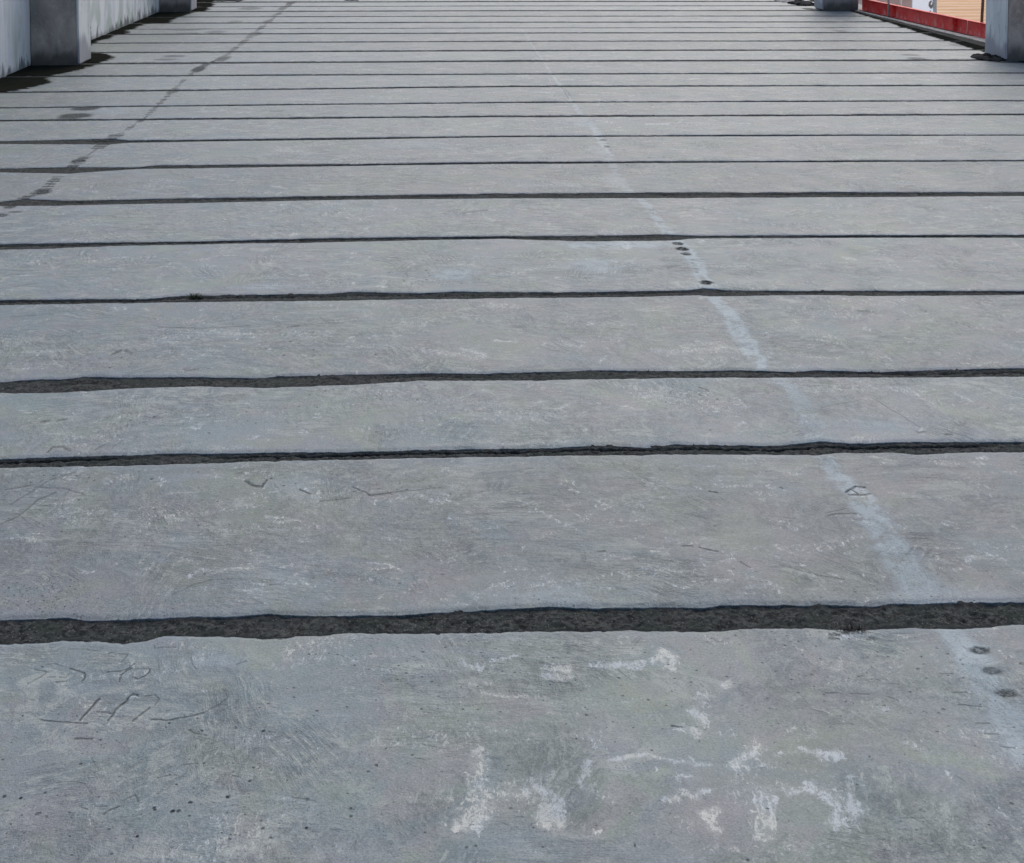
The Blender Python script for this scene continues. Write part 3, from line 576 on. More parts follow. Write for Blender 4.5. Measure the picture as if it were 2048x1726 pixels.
cs(C1, [(1335,510),(1300,600),(1270,650)], 6, .85); cs(C1, [(1300,690),(1400,740),(1580,830)], 7, .5); cs(C1, [(1350,640),(1480,760)], 8, .35); cs(C1, [(1500,490),(1720,470),(1850,455),(2048,490)], 3.2, .8); cs(C1,[(1470,540),(1950,590)],14,.3)
cs(C1, [(1390,1100),(1440,1075)], 4, .8); cs(C1, [(1930,800),(2048,800)], 6, .75); cs(C1,[(570,240),(900,230)],12,.25); cs(C1,[(560,350),(920,350)],12,.3)
cs(C2, [(0,950),(60,945),(110,950),(200,965)], 4, .7); cs(C2, [(100,920),(120,965)], 3, .8); cs(C2, [(340,960),(380,920),(440,880),(480,850)], 10, .75); cs(C2, [(420,960),(440,1000)], 6, .5)
cs(C2, [(610,890),(720,880),(790,885)], 4, .5); cs(C2, [(705,860),(800,895)], 5, .85); cs(C2, [(850,905),(930,920)], 9, .9); cs(C2, [(925,920),(940,950)], 3, .9)
cs(C2, [(430,1120),(480,1075),(560,1070),(640,1110)], 6, .35); cs(C2, [(640,1130),(700,1110),(820,1108)], 5, .75); cs(C2, [(790,1100),(850,1140)], 10, .8)
for x in (470, 500, 555, 575): cs(C2, [(x,1150),(x-4,1330)], 3.2, .85)
cs(C2, [(450,1180),(450,1350)], 10, .4); cs(C2, [(460,1365),(560,1375)], 9, .65); cs(C2, [(870,1140),(940,1200),(950,1320)], 17, .85); cs(C2, [(1040,1180),(1080,1240),(1070,1310)], 16, .85); cs(C2,[(900,1320),(1090,1330)],7,.7); cs(C2,[(850,1310),(900,1305)],3,.6)
cs(C2, [(1120,1060),(1150,1110)], 6, .35); cs(C2, [(700,1330),(730,1380)], 8, .4)
cs(C2, [(40,1135),(100,1165),(160,1125),(195,1130)], 6, .8); cs(C2, [(120,1260),(235,1240)], 7, .75); cs(C2, [(140,1260),(240,1355)], 7, .85); cs(C2, [(30,1290),(90,1340)], 8, .35); cs(C2,[(200,1250),(230,1300)],6,.7)
cs(C2, [(150,570),(170,610)], 8, .6); cs(C2, [(110,650),(155,710)], 11, .85); cs(C2, [(50,750),(130,795)], 8, .8); cs(C2, [(275,510),(320,495)], 5, .8); cs(C2, [(0,1050),(100,1045)], 6, .5)
cs(C2, [(860,200),(1120,205)], 11, .4); cs(C2, [(560,600),(640,720)], 20, .22); cs(C2, [(1190,640),(1240,640)], 6, .6)
cs(C2, [(1900,1250),(1950,1280)], 8, .55); cs(C2, [(1800,1200),(2040,1350)], 26, .25); cs(C2,[(1600,1280),(1750,1500)],30,.2)
cs(C3, [(850,405),(985,400)], 6.5, .95); cs(C3, [(835,440),(985,445)], 5.5, .9); cs(C3, [(1110,370),(1200,385),(1300,380),(1420,385)], 5, .9); cs(C3, [(1250,395),(1400,400)], 4, .85)
cs(C3, [(1490,360),(1530,300),(1600,330),(1600,385)], 7, .9); cs(C3, [(1540,340),(1570,370)], 9, .8); cs(C3, [(470,535),(620,560),(750,568)], 3, .7); cs(C3, [(390,490),(450,497)], 3.5, .7); cs(C3, [(500,475),(560,490)], 5, .6)
cs(C3, [(370,360),(440,385),(500,380)], 5, .7); cs(C3, [(560,345),(700,328)], 3.5, .8); cs(C3, [(560,350),(560,420)], 5, .45); cs(C3, [(560,430),(770,430)], 4, .45); cs(C3, [(1000,385),(1110,375)], 3, .5); cs(C3,[(840,320),(890,350)],7,.4)
cs(C3, [(30,680),(140,640)], 16, .28); cs(C3, [(280,640),(440,660)], 14, .3); cs(C3, [(0,760),(130,800)], 14, .3); cs(C3,[(1100,760),(1180,850)],8,.4); cs(C3,[(1040,770),(1180,770)],10,.28)
for pts, wpx, s in (   # streaks and scum over the other slabs
    ([(740,1140),(790,1135)], 3, .6), ([(730,1130),(770,1128),(800,1142)], 2.6, .75), ([(375,1155),(400,1140),(425,1145)], 6, .6), ([(430,1142),(510,1135)], 4, .6), ([(610,1160),(625,1175)], 6, .55), ([(330,1030),(365,1042)], 5, .75), ([(120,1010),(150,1000)], 8, .5), ([(45,1030),(90,1000)], 3, .5), ([(270,1070),(290,1060),(300,1040)], 6, .5), ([(250,1100),(275,1085)], 5, .45),
    ([(610,980),(640,1000)], 6, .55), ([(600,1005),(690,1010)], 8, .35), ([(700,1000),(760,1000),(850,990)], 10, .38), ([(900,980),(960,975)], 6, .3), ([(430,1000),(480,1005)], 6, .35), ([(350,985),(400,980)], 5, .4), ([(500,990),(540,985)], 10, .3), ([(700,1070),(800,1080)], 6, .3), ([(500,1050),(620,1060)], 5, .25), ([(160,980),(260,960)], 8, .2),
    ([(1040,1000),(1100,1030),(1160,1060)], 5, .5), ([(1130,1050),(1180,1030)], 5, .5), ([(1170,1030),(1230,1010)], 7, .45), ([(1120,1000),(1180,1050)], 4, .45), ([(1240,930),(1300,970)], 4, .35), ([(1290,960),(1340,1000)], 4, .3), ([(1380,970),(1470,1010)], 4, .3), ([(1400,1120),(1480,1150)], 7, .35), ([(1570,1140),(1680,1165)], 3, .5), ([(1040,1100),(1110,1060)], 8, .3), ([(1540,1055),(1580,1055)], 6, .35), ([(950,1185),(1030,1170)], 12, .4), ([(940,1190),(1020,1160)], 4, .5), ([(1940,1080),(2048,1150)], 14, .4), ([(1930,980),(1960,960)], 6, .35),
    ([(300,680),(420,665),(510,672)], 13, .5), ([(280,660),(480,660)], 4, .4), ([(530,665),(640,680)], 12, .3), ([(45,703),(140,700)], 5, .5), ([(10,737),(90,735)], 5, .5), ([(90,710),(200,680)], 8, .25), ([(380,720),(420,700)], 9, .4), ([(790,640),(850,650)], 12, .4), ([(800,660),(850,645)], 9, .35), ([(710,625),(740,630)], 10, .35), ([(880,705),(970,715)], 9, .5), ([(920,698),(975,712)], 5, .65), ([(990,682),(1035,684)], 3.5, .65), ([(1060,640),(1150,635)], 8, .35), ([(1070,688),(1170,690)], 9, .42), ([(1120,680),(1160,695)], 5, .5), ([(1310,700),(1350,705),(1450,695)], 11, .5), ([(1370,690),(1450,685)], 6, .5), ([(1330,640),(1400,650)], 8, .3), ([(1540,705),(1600,712),(1700,716)], 5, .4), ([(1720,705),(1770,715)], 8, .45), ([(1800,640),(1870,700)], 8, .3), ([(1880,700),(1910,718)], 6, .45), ([(2010,690),(2048,700)], 6, .45),
    ([(230,840),(270,815),(320,795)], 5, .42), ([(250,850),(280,830)], 3, .45), ([(200,880),(220,870)], 9, .3), ([(900,800),(970,780)], 6, .4), ([(920,795),(950,785)], 3, .5), ([(300,780),(380,800)], 8, .2), ([(1810,775),(1840,795),(1880,815)], 5, .55), ([(1910,787),(1945,805)], 4, .7), ([(1860,800),(1960,830)], 8, .3), ([(1960,790),(2040,800)], 6, .25), ([(1700,820),(1760,830)], 7, .25), ([(1620,870),(1660,875)], 5, .3), ([(1040,850),(1100,880)], 8, .15), ([(1850,510),(1900,540)], 9, .3), ([(1690,515),(1710,520)], 7, .55), ([(1560,520),(1620,545)], 8, .3), ([(1060,540),(1060,560)], 8, .2), ([(980,530),(1060,535)], 8, .35), ([(700,540),(780,545)], 10, .25), ([(200,520),(240,505)], 8, .3), ([(850,510),(920,520)], 8, .3), ([(1010,560),(1080,565)], 4, .3),
    ([(1060,505),(1100,510)], 6, .3), ([(390,355),(410,355)], 3, .5), ([(540,372),(570,376)], 2.6, .65), ([(460,362),(500,358)], 2, .5), ([(440,335),(480,330)], 3, .4), ([(550,300),(620,305)], 9, .45), ([(420,255),(460,258)], 2.6, .5), ([(590,260),(660,250)], 3, .4), ([(760,345),(840,345)], 6, .3), ([(1040,370),(1160,372)], 6, .45), ([(1110,365),(1155,368)], 2.6, .5), ([(1290,248),(1340,248)], 2.4, .7), ([(1370,246),(1410,245)], 2, .5), ([(1460,245),(1500,247)], 2.6, .6), ([(1000,255),(1100,258)], 2, .4), ([(1290,255),(1400,262)], 4, .3), ([(1070,184),(1110,185)], 1.6, .6), ([(1160,189),(1195,190)], 1.6, .6), ([(1380,157),(1400,157)], 3, .5), ([(1440,155),(1470,156)], 2, .35), ([(1340,160),(1350,155)], 3, .4), ([(1280,283),(1340,280)], 3, .3), ([(1530,282),(1600,285)], 3, .35), ([(1640,410),(1700,412)], 4, .3), ([(1440,425),(1500,430)], 8, .2), ([(500,460),(560,440)], 7, .2), ([(700,440),(760,435)], 5, .3), ([(1500,490),(1500,520)], 6, .25), ([(120,340),(180,315)], 2, .5), ([(250,262),(330,240)], 3, .35), ([(1880,160),(1960,192)], 3, .35), ([(1450,60),(1520,58)], 1.2, .5), ([(1640,80),(1700,84)], 1.6, .4)):
    stroke('chalk', pts, wpx, s, .7)

rs = random.Random(21)
for _ in range(330):
    v = rs.uniform(0, 1) ** 1.2 * 1650 + 60; u = rs.uniform(0, 2048); sc_ = (v + 205) / 1500
    a = rs.choice((rs.gauss(0, .25), rs.gauss(0.9, .3), rs.gauss(-0.9, .3))); L = rs.uniform(10, 46) * sc_
    n_ = rs.randint(1, 5); ss = rs.uniform(.22, .55)
    for k_ in range(n_):
        ou = u + k_ * rs.uniform(6, 13) * sc_; ov = v + rs.uniform(-6, 6) * sc_
        dk_ = rs.random() > .78
        stroke('dark' if dk_ else 'chalk', [(ou, ov), (ou + math.cos(a) * L, ov + math.sin(a) * L * .5)], (rs.uniform(.5, 1.1) if dk_ else rs.uniform(1.2, 4.0)) * (.4 + sc_), ss * (.62 if dk_ else 1))
for _ in range(260):
    v = rs.uniform(380, 1200); u = rs.uniform(0, 2048); sc_ = (v + 205) / 1500; a = rs.gauss(0, .5); L = rs.uniform(6, 34) * sc_
    for k_ in range(rs.randint(2, 6)):
        ou = u + rs.gauss(0, 22) * sc_; ov = v + rs.gauss(0, 7) * sc_
        stroke('chalk', [(ou, ov), (ou + math.cos(a) * L, ov + math.sin(a) * L * .5)], rs.uniform(1.2, 3.6) * (.5 + sc_), rs.uniform(.25, .65))
# mould along both sides: width (m) from the wall, by distance
yl, wl = zip(*[(W(0, 200)[1], .0), (W(0,184)[1], .30), (W(60,182)[1], .40), (W(100,165)[1], .50), (W(115,152)[1], .40), (W(145,145)[1], .52), (W(160,134)[1], .58), (W(190,126)[1],.62), (W(205,117)[1], .66), (W(200,108)[1], .50), (W(180,101)[1], .12), (W(215,84)[1], .13), (W(240,72)[1], .14), (W(262,66)[1], .26), (W(270,60)[1], .16), (W(300,48)[1], .18), (W(340,47)[1], .42), (W(365,36)[1], .45), (W(380,25)[1], .50), (W(410,22)[1], .62), (W(418,8)[1], .55), (W(440,0)[1], .45), (30.0, .3)])
yl = np.array(yl); wl = np.array(wl); od = np.argsort(yl); yl = yl[od]; wl = wl[od]

SLAB_TOP = []
def build_slab(fn_near, fn_far, dense, rows, parent, idx):
    # columns: dense where the photo sees the slab
    yn = float(fn_near(0.0)); yf = float(fn_far(0.0))
    if dense:
        ym = yf
        xa = (-80 - 865) * ym / F; xb = (2130 - 865) * ym / F
        xa = max(xa, XL); xb = min(xb, XR)
        stepx = max(yn, 2.3) / F * 1.6
        n = int((xb - xa) / stepx)
        xs = np.linspace(xa, xb, max(n, 200))
        if xa > XL: xs = np.concatenate([np.linspace(XL, xa, 30, endpoint=False), xs])
        if xb < XR: xs = np.concatenate([xs, np.linspace(xb, XR, 30)[1:]])
    else:
        xs = np.linspace(XL, XR, 260)
    a = fn_near(xs); b = fn_far(xs)
    ts = np.linspace(0, 1, rows)
    if dense == 2:   # the nearest slab: most rows where the photo begins
        t0 = (2.30 - yn) / (yf - yn); ts = np.concatenate([np.linspace(0, max(t0, .01), 20, endpoint=False), np.linspace(max(t0, .01), 1, rows)])
    bev = 0.006
    Y = a[None, :] + (b - a)[None, :] * ts[:, None]
    X = np.broadcast_to(xs[None, :], Y.shape).copy()
    dn = Y - a[None, :]; df = b[None, :] - Y
    Z = 0.0012 * vnoise2(X, Y, 0.5, idx + 1, 3) - 0.004 * np.exp(-(np.minimum(dn, df) / 0.010) ** 2)
    seed = idx
    Z += 0.0012 * vnoise(X, 0.05, seed)[:, :] * np.exp(-(np.minimum(dn, df) / 0.02) ** 2)
    # skirts down both sides
    def skirt(row, dy):
        out = []
        for (oy, oz) in ((dy * 0.5 * bev, -0.006), (dy * bev, -0.014), (dy * (bev + .001), -0.03), (dy * (bev + .002), -0.10)):
            out.append((X[row], Y[row] + oy, np.full(xs.shape, oz)))
        return out
    s0 = skirt(0, -0.6)[::-1]; s1 = skirt(-1, 0.6)
    Xa = np.vstack([r[0] for r in s0] + [X] + [r[0] for r in s1])
    Ya = np.vstack([r[1] for r in s0] + [Y] + [r[1] for r in s1])
    Za = np.vstack([r[2] for r in s0] + [Z] + [r[2] for r in s1])
    V = np.stack([Xa, Ya, Za], -1)
    pad = lambda M_, val=None: np.vstack([np.repeat(M_[:1], 4, 0) if val is None else np.full((4, xs.size), val), M_, np.repeat(M_[-1:], 4, 0) if val is None else np.full((4, xs.size), val)])
    at = {}
    for layer in ('chalk', 'dark', 'lait'):
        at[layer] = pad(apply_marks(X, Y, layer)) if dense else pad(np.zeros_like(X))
    skirtdark = pad(np.zeros_like(X), 0.8)
    at['dark'] = np.maximum(at['dark'], skirtdark)
    ew = 0.06 + 0.03 * vnoise(X, 0.4, idx + 9)
    at['edge'] = pad(np.clip(1 - np.minimum(dn, df) / ew, 0, 1))
    wv = np.interp(Y, yl, wl) + 0.05 * vnoise(Y + X * .3, 0.35, 4)
    ml = 0.5 + (wv - (X - XL)) / 0.12 * 0.5
    ml = np.where(wv < 0.02, 0, ml)
    wr = np.interp(Y, [11, 13.5, 14.2, 16, 18, 19.7, 21], [.02, .20, .22, .17, .09, .03, .05]) + 0.025 * vnoise(Y, 0.5, 8)
    mr = 0.5 + (wr - (XR - X)) / 0.08 * 0.5
    at['mould'] = pad(np.clip(np.maximum(ml, mr), 0, 1))
    me = grid_mesh('concrete_slab', V, at)
    return link('concrete_slab', me, M['slab'], parent)

def build_joint(fa, fb, i, parent):
    """fa = far edge, fb = near edge"""
    y = float(fa(0.0)); near = y < 12
    xs = np.linspace(XL, XR, int(min(2400, max(300, 9.8 / (max(y, 2.6) / F * 3.0))))) if near else np.linspace(XL, XR, 200)
    rows = 36 if y < 4 and y > 2.5 else (12 if near else 5)
    a = fb(xs) - 0.02; b = fa(xs) + 0.02; ts = np.linspace(0, 1, rows)
    Y = a[None] + (b - a)[None] * ts[:, None]; X = np.broadcast_to(xs[None], Y.shape).copy()
    Z = -0.0065 + 0.0035 * vnoise2(X, Y, 0.05, i + 3, 3) + 0.0035 * vnoise2(X, Y, 0.011, i + 5, 2)
    crack = np.zeros_like(X)
    if near and y > 3.5:
        cy = a + (b - a) * (0.60 + 0.12 * vnoise(xs, 0.8, i)); d = np.abs(Y - cy[None]) / 0.006
        on = np.clip(vnoise(xs, 0.7, i + 40) * 3 + 1.2, 0, 1)[None]
        crack = np.clip(1.3 - d, 0, 1) * on; Z -= 0.010 * crack
    dE = np.minimum(Y - (a + 0.02)[None], (b - 0.02)[None] - Y)
    rim = np.clip(1.4 - dE / 0.012 + 0.6 * vnoise2(X, Y, 0.05, i + 70, 2), 0, 1) if y < 12 else np.zeros_like(X)
    return link('mortar_joint', grid_mesh('mortar_joint', np.stack([X, Y, Z], -1), {'crack': crack, 'rim': rim}), M['joint'], parent)

# ------------------------------------------------------------------ setting
def slab_sheet(x0, x1, y0, y1, z, n=1):
    return mesh_from([(x0, y0, z), (x1, y0, z), (x1, y1, z), (x0, y1, z)], [(0, 1, 2, 3)])
g = link('ground', slab_sheet(-1500, 1500, -1500, 1500, -1.25), M['earth']); tag(g, kind='structure')
g = link('yard', slab_sheet(6.9, 60, -10, 90, -1.2), M['yard']); tag(g, kind='structure')

floor = link('floor', box_mesh(XL - 0.3, 6.42, -3.2, 34.6, -1.24, -0.03), M['base']); tag(floor, kind='structure')
lines = ALL
for i in range(len(lines) - 1):
    near_far_edge = lines[i][0]; far_near_edge = lines[i + 1][1]
    j = i - NPRE
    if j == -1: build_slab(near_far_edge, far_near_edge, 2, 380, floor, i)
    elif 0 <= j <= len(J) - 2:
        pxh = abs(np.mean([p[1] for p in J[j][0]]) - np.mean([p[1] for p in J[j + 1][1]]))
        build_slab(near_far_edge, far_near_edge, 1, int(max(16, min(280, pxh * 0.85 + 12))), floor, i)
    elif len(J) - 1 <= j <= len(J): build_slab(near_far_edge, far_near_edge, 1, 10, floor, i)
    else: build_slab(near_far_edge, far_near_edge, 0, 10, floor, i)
for i, (fa, fb) in enumerate(lines): build_joint(fa, fb, i, floor)

# ------------------------------------------------------------------ left parapet wall and piers
wl_ = link('parapet_wall', box_mesh(-4.06, XL, -3.2, 34.6, -0.02, 1.15, cuts=0), M['wall'])
tag(wl_, 'whitewashed parapet wall stained with black mould drips, along the left side of the deck', 'wall')
cp = link('coping', box_mesh(-4.10, XL + 0.04, -3.2, 34.6, 1.153, 1.22, 0.008), M['coping'], wl_)

def pier(name, x0, x1, y0, y1, side, label, cat='pier', h=1.42, seed=0):
    r = empty(name, ((x0 + x1) / 2, (y0 + y1) / 2, 0.0)); tag(r, label, cat, 'square concrete piers along both edges of the deck')
    cx, cy = (x0 + x1) / 2, (y0 + y1) / 2
    b = link('shaft', box_mesh(x0 - cx, x1 - cx, y0 - cy, y1 - cy, -0.02, h, 0.012, 6, 0.006, seed), M['pier'], r)
    xf = (x1 if side > 0 else x0) - cx
    fc = link('plaster_face', box_mesh(min(xf, xf + side * 0.022), max(xf, xf + side * 0.022), y0 - cy - 0.006, y1 - cy + 0.002, 0.012, h - 0.01, 0.006, 5, 0.006, seed + 3), M['facing'], r)
    link('cap', box_mesh(x0 - cx - 0.05, x1 - cx + 0.05, y0 - cy - 0.05, y1 - cy + 0.05, h + 0.002, h + 0.09, 0.012), M['coping'], r)
    return r
pier('concrete_pier', XL + 0.003, -3.392, 13.42, 13.85, 1, 'near dark concrete pier with a pale plastered side face against the whitewashed left wall', seed=1)
pier('concrete_pier', XL + 0.003, -3.412, 19.74, 20.18, 1, 'small far concrete pier at the left wall, cut off by the top edge', seed=5)
pier('concrete_pier', 5.645, 6.12, 13.53, 14.03, -1, 'big dark grey concrete pier cut by the right edge, hiding the red beam end', seed=9)
pier('concrete_pier', 5.54, 6.03, 19.64, 20.04, -1, 'small grey green concrete pier at the far left end of the red steel beam', seed=13)

# ------------------------------------------------------------------ right edge: gutter, kerb, red channel with posts
gt = link('gutter', box_mesh(XR + 0.002, 6.419, -3.2, 34.6, -0.028, -0.002), M['gutter']); tag(gt, kind='structure')
def kerb_mesh():
    ys = np.concatenate([np.linspace(-3.2, 13, 20), np.linspace(13.1, 21, 160), np.linspace(21.2, 34.6, 15)])
    xi = np.interp(ys, [-3.2, 13.5, 14.6, 15.6, 17, 19.6, 34.6], [6.08, 6.12, 6.10, 6.10, 6.045, 5.985, 5.98]) + 0.022 * vnoise(ys, 0.5, 3, 4)
    xo = np.interp(ys, [-3.2, 15.7, 15.9, 19.7, 19.9, 34.6], [6.42, 6.42, 6.215, 6.035, 6.42, 6.42]) + 0.012 * vnoise(ys, 0.4, 7, 3)
    xo = np.maximum(xo, xi + 0.02); V = []
    for x_i, x_o, y in zip(xi, xo, ys): V += [(x_i, y, -0.02), (x_i + .004, y, 0.004), (x_o - .004, y, 0.004), (x_o, y, -0.02)]
    return mesh_from(V, [(4*i + j, 4*i + j + 1, 4*i + j + 5, 4*i + j + 4) for i in range(len(ys) - 1) for j in range(3)])
kb = link('kerb', kerb_mesh(), M['ledge']); tag(kb, kind='structure')
BA, BB = Vector((6.29, 15.6, 0)), Vector((6.10, 19.71, 0)); BD = (BB - BA).normalized(); BM = (BA + BB) / 2
rail = empty('guard_rail', (BM.x, BM.y, 0.004)); rail.rotation_euler = (0, 0, math.atan2(-BD.x, BD.y))
tag(rail, 'red painted steel channel railing with thin upright posts on the right edge of the deck', 'railing')
def along(u):
    """distance along the rail at which the photo shows column u"""
    lo, hi = -4.0, 4.0
    for _ in range(40):
        m = (lo + hi) / 2; p = BM + BD * m; c = np.array([p.x, p.y, -H]) @ A
        if PX - F * c[0] / c[2] > u: lo = m
        else: hi = m
    return lo
HB = 0.168; e0, e1 = along(2060), along(1724)
link('channel', boxes_mesh([(0.0, 0.010, e0, e1, 0.006, HB - .008), (-0.035, 0.010, e0, e1, 0.001, 0.0055), (-0.035, 0.022, e0, e1, HB - .0075, HB)], 0.001), M['red'], rail)
def railpost(yy, x, z0, z1, r, mat, nm='post', dx=0.0):
    return link(nm, tube_mesh([(x, yy, z0), (x + dx, yy, z1)], r, 10), M[mat], rail)
railpost(along(1721), -0.045, 0.0, 1.05, 0.012, 'galv'); railpost(along(1784), -0.050, 0.0, 1.05, 0.014, 'galv'); railpost(along(1957), 0.034, HB - .03, 1.05, 0.017, 'olive', dx=0.03)
for u_, w_ in ((1912, .022), (1790, .010)):
    y_ = along(u_); link('stiffener', boxes_mesh([(-0.034, -0.002, y_ - w_, y_ - w_ + .006, 0.007, HB - .009), (-0.034, -0.002, y_ + w_, y_ + w_ + .006, 0.007, HB - .009), (-0.004, -0.002, y_ - w_ + .008, y_ + w_ - .002, 0.007, HB - .009)], 0), M['red'], rail)
railpost(along(1941), -0.038, 0.0, HB, 0.005, 'galv', 'rod')
link('top_bar', tube_mesh([(-0.045, e1, 1.05), (-0.04, 0, 1.055), (-0.04, e0, 1.05)], 0.018, 10), M['galv'], rail)

# ------------------------------------------------------------------ beyond the edge
def pix(u, v, Y):
    """world point at distance Y along the deck seen at photo pixel"""
    d = np.array([u - PX, -(v - PY), -F]) @ A.T; t = Y / d[1]; return Vector((d[0] * t, Y, H + d[2] * t))
p = pix(1850, 20, 20.5)
sg = empty('sign_board', (p.x, 20.5, -1.2)); tag(sg, 'white board with black painted lettering and grey right edge coloured as its shaded side, standing behind the red steel beam', 'sign')
k = 20.5 / F
def plate(x0, x1, z0, z1, y0, y1, lean): 
    V = []
    for y in (y0, y1):
        for (x, z) in ((x0, z0), (x1, z0), (x1, z1), (x0, z1)): V.append((x + lean * z, y + (z - 1.3) * 1.8, z))
    return mesh_from(V, [(0, 1, 2, 3), (7, 6, 5, 4), (0, 4, 5, 1), (1, 5, 6, 2), (2, 6, 7, 3), (3, 7, 4, 0)])
link('panel', plate(-26 * k, 15 * k, 0.0, 2.5, -0.02, 0.02, 0.62), M['whitem'], sg).location = (-0.806, 0, 0)
link('shade_strip', plate(15.2 * k, 22 * k, 0.0, 2.5, -0.03, 0.05, 0.62), M['greym'], sg).location = (-0.806, 0, 0)  # grey colour stands in for the shaded right side of the board
def glyph(pts, r):
    P = []
    for (u, v) in pts: q = pix(u, v, 20.475); P.append((q.x - sg.location.x + (q.z - 0.1) * 0.60, -0.025, 1.3 + (q.z - 0.1) * 0.87))
    V = []; n = len(P)
    for i, (x, y, z) in enumerate(P):
        a = P[max(i - 1, 0)]; b = P[min(i + 1, n - 1)]; dx, dz = b[0] - a[0], b[2] - a[2]; L = math.hypot(dx, dz) or 1
        rr = r[i] * k; V += [(px_, dd + (pz_ - 1.3) * 1.8, pz_) for dd in (-0.024, -0.028) for px_, pz_ in ((x - dz / L * rr, z + dx / L * rr), (x + dz / L * rr, z - dx / L * rr))]
    Fc = []
    for i in range(n - 1):
        o = 4 * i; Fc += [(o + 2, o + 3, o + 7, o + 6), (o, o + 2, o + 6, o + 4), (o + 3, o + 1, o + 5, o + 7)]
    Fc += [(0, 1, 3, 2), (4 * n - 4, 4 * n - 2, 4 * n - 1, 4 * n - 3)]
    return mesh_from(V, Fc)
link('lettering', glyph([(1863.5, 1.5), (1860.5, 4), (1859.6, 8), (1860.0, 12), (1861.5, 14.5), (1863.5, 13), (1865.8, 9), (1866.4, 4)], [.9, 1.3, 1.6, 2.2, 2.6, 2.0, 1.1, .9]), M['glyph'], sg)
link('lettering', glyph([(1865, -7), (1868.5, -4), (1868.5, -1), (1866, 0.6)], [1.2, 1.8, 1.8, 1.4]), M['glyph'], sg)
link('lettering', glyph([(1860.4, 23), (1862.4, 22)], [1.0, 1.0]), M['glyph'], sg)
q = pix(1801, 8, 22.0)
hp = tube_mesh([(0, 0, 0), (0, 0, 1.30), (-0.02, 0, 1.38), (-0.07, 0, 1.50), (-0.16, 0, 1.57), (-0.28, 0, 1.57), (-0.37, 0, 1.50), (-0.40, 0, 1.38), (-0.40, 0, 0)], 0.022, 10)
ob = link('bent_pipe', hp, M['whitem'], None, (q.x, 22.0, -1.2)); tag(ob, 'slim white bent pipe hoop standing in the yard left of the white board', 'pipe')
lw = pix(1770, 0, 29.0)
fw = link('low_wall', boxes_mesh([(-1.35, 0.75, 0, 0.25, 0.0, 1.35), (-1.38, 0.78, -0.03, 0.28, 1.352, 1.42)], 0.004), M['far'], None, (lw.x, 29.0, -1.2)); tag(fw, 'pale pink plastered low wall in the yard behind the far end of the red beam', 'wall')

# ------------------------------------------------------------------ small things on the deck
def lump(name, u, v, w_, d_, h_, mat, label, cat, seed, n=46):
    x, y = W(u, v); rng = random.Random(seed); import bmesh
    bm = bmesh.new()
    res = bmesh.ops.create_icosphere(bm, subdivisions=4, radius=0.5, matrix=Matrix.Diagonal((w_ * 1.0, d_ * 1.0, h_ * 1.3, 1)))
    for vv in res['verts']: q = 1 + 0.22 * float(vnoise2(np.array(vv.co.x), np.array(vv.co.y), 0.12, seed)); vv.co.x *= q; vv.co.y *= q; vv.co.z = max(vv.co.z, 0)
    for i in range(n):
        a = rng.uniform(0, 6.28); r = rng.random() ** .6
        px, py = math.cos(a) * r * w_ / 2, math.sin(a) * r * d_ / 2
        s = rng.uniform(.12, .34) * min(w_, d_) * (1.15 - r * .5); hh = h_ * (1 - r) + s * .2
        mt = Matrix.Translation((px, py, hh * .35)) @ Matrix.Rotation(rng.uniform(0, 3), 4, 'Z') @ Matrix.Diagonal((s, s * rng.uniform(.6, 1), s * .55 + hh * .35, 1))
        res = bmesh.ops.create_icosphere(bm, subdivisions=2, radius=0.5, matrix=mt)
        for vv in res['verts']: vv.co += Vector((rng.uniform(-1, 1), rng.uniform(-1, 1), rng.uniform(-1, 1))) * s * .05; vv.co.z = max(vv.co.z, 0.0)
    me = bpy.data.meshes.new(name); bm.to_mesh(me); bm.free()
    o = link(name, me, mat, None, (x, y, 0.001)); tag(o, label, cat); return o
lump('dirt_pile', 1976, 117, .26, .55, .05, M['dirt'], 'small heap of dark dirt at the foot of the big right pier', 'dirt', 3)
lump('rubble_pile', 1604, 8, .36, .8, .07, M['dirt'], 'dark grey heap of rubble left of the small far right pier', 'rubble', 5)
lump('rubble_pile', 1572, 2, .30, .8, .05, M['rubble'], 'pale heap of broken mortar beside the dark rubble at the top edge', 'rubble', 6)

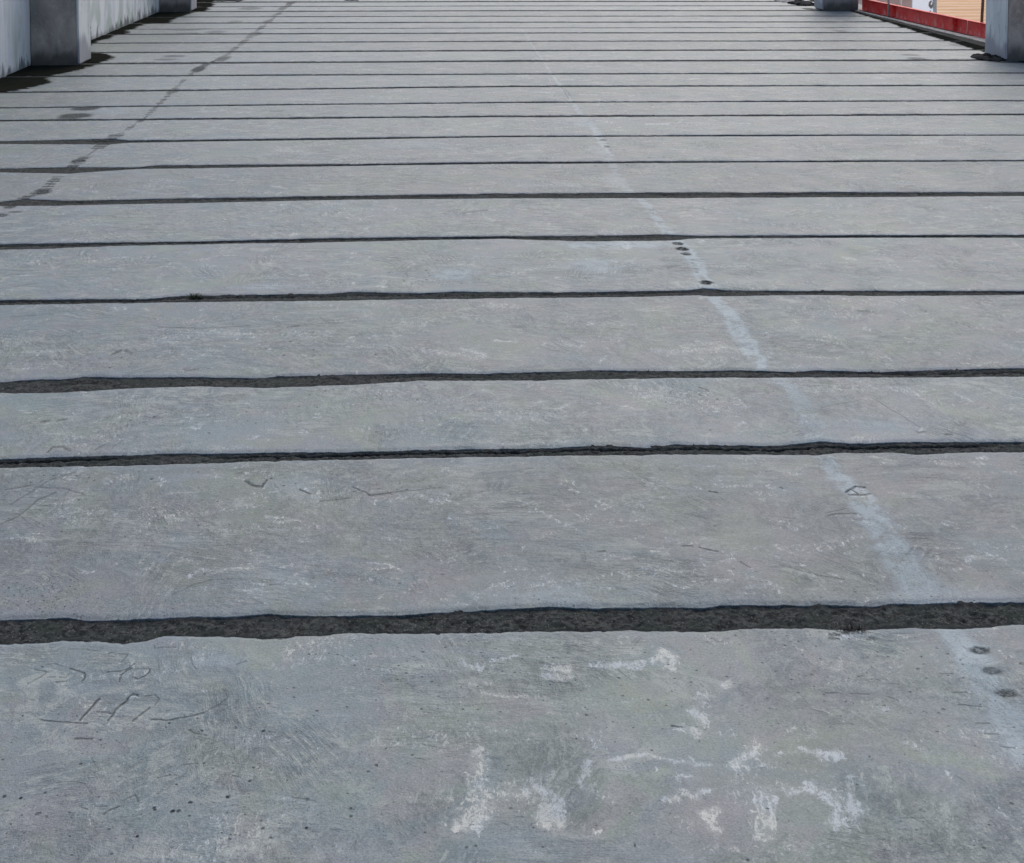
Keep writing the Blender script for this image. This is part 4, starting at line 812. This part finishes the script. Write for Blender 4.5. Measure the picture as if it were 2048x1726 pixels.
def scrap(u0, u1, v, depth, label):  # thin ragged black piece laid flat on the deck
    x0, y0 = W(u0, v); x1, _ = W(u1, v); n = 14; rng = random.Random(u0)
    top = []; bot = []
    for i in range(n + 1):
        t = i / n; x = (x1 - x0) * (t - .5); e = math.sin(math.pi * min(max(t, .06), .94)) ** .25
        bot.append((x, rng.uniform(-.05, .05), 0)); top.append((x + rng.uniform(-.02, .02), depth * e + rng.uniform(-.05, .05), 0))
    V = [(a[0], a[1], 0.002) for a in bot + top] + [(a[0], a[1], 0.014) for a in bot + top]; m = n + 1
    Fc = []
    for i in range(n):
        Fc += [(2*m + i, 2*m + i + 1, 3*m + i + 1, 3*m + i), (i, i + 1, 2*m + i + 1, 2*m + i), (m + i + 1, m + i, 3*m + i, 3*m + i + 1)]
    Fc += [(0, 2*m, 3*m, m), (n, m + n, 3*m + n, 2*m + n)]
    o = link('black_sheet', mesh_from(V, Fc), M['black'], None, ((x0 + x1) / 2, y0, 0)); tag(o, label, 'sheet')
scrap(428, 482, 2.4, 1.1, 'flat black sheet at the top edge, just right of the far left pier')
scrap(689, 716, 1.0, 0.9, 'smaller flat black sheet lying on the deck at the top edge, nearer the middle')

def tuft(name, u, v, spread, height, nb, mat, label, cat, seed):
    x, y = W(u, v); rng = random.Random(seed); V = []; Fc = []
    for i in range(nb):
        a = rng.uniform(0, 6.28); r = rng.random() * spread; bx, by = math.cos(a) * r, math.sin(a) * r * .5
        a2 = rng.uniform(0, 6.28); L = height * rng.uniform(.4, 1.1); wd = rng.uniform(.0012, .0028); lean = rng.uniform(.2, 1.3)
        for k_, (t, ww) in enumerate(((0, 1), (.5, .8), (1, .1))):
            px = bx + math.cos(a2) * lean * L * t * t; py = by + math.sin(a2) * lean * L * t * t; pz = L * t * (1 - .3 * t * lean)
            V += [(px - math.sin(a2) * wd * ww, py + math.cos(a2) * wd * ww, pz), (px + math.sin(a2) * wd * ww, py - math.cos(a2) * wd * ww, pz)]
        o = 6 * i; Fc += [(o, o + 1, o + 3, o + 2), (o + 2, o + 3, o + 5, o + 4)]
    ob_ = link(name, mesh_from(V, Fc), mat, None, (x, y, -0.012)); tag(ob_, label, cat)
tuft('weed_tuft', 390, 594, .035, .030, 110, M['moss'], 'tiny dark green weed tuft growing from the fourth joint at left', 'weed', 4)
tuft('dead_weed', 1702, 1258, .030, .022, 90, M['twig'], 'small dry dark weed sprig at the near lip of the wide front joint', 'weed', 8)
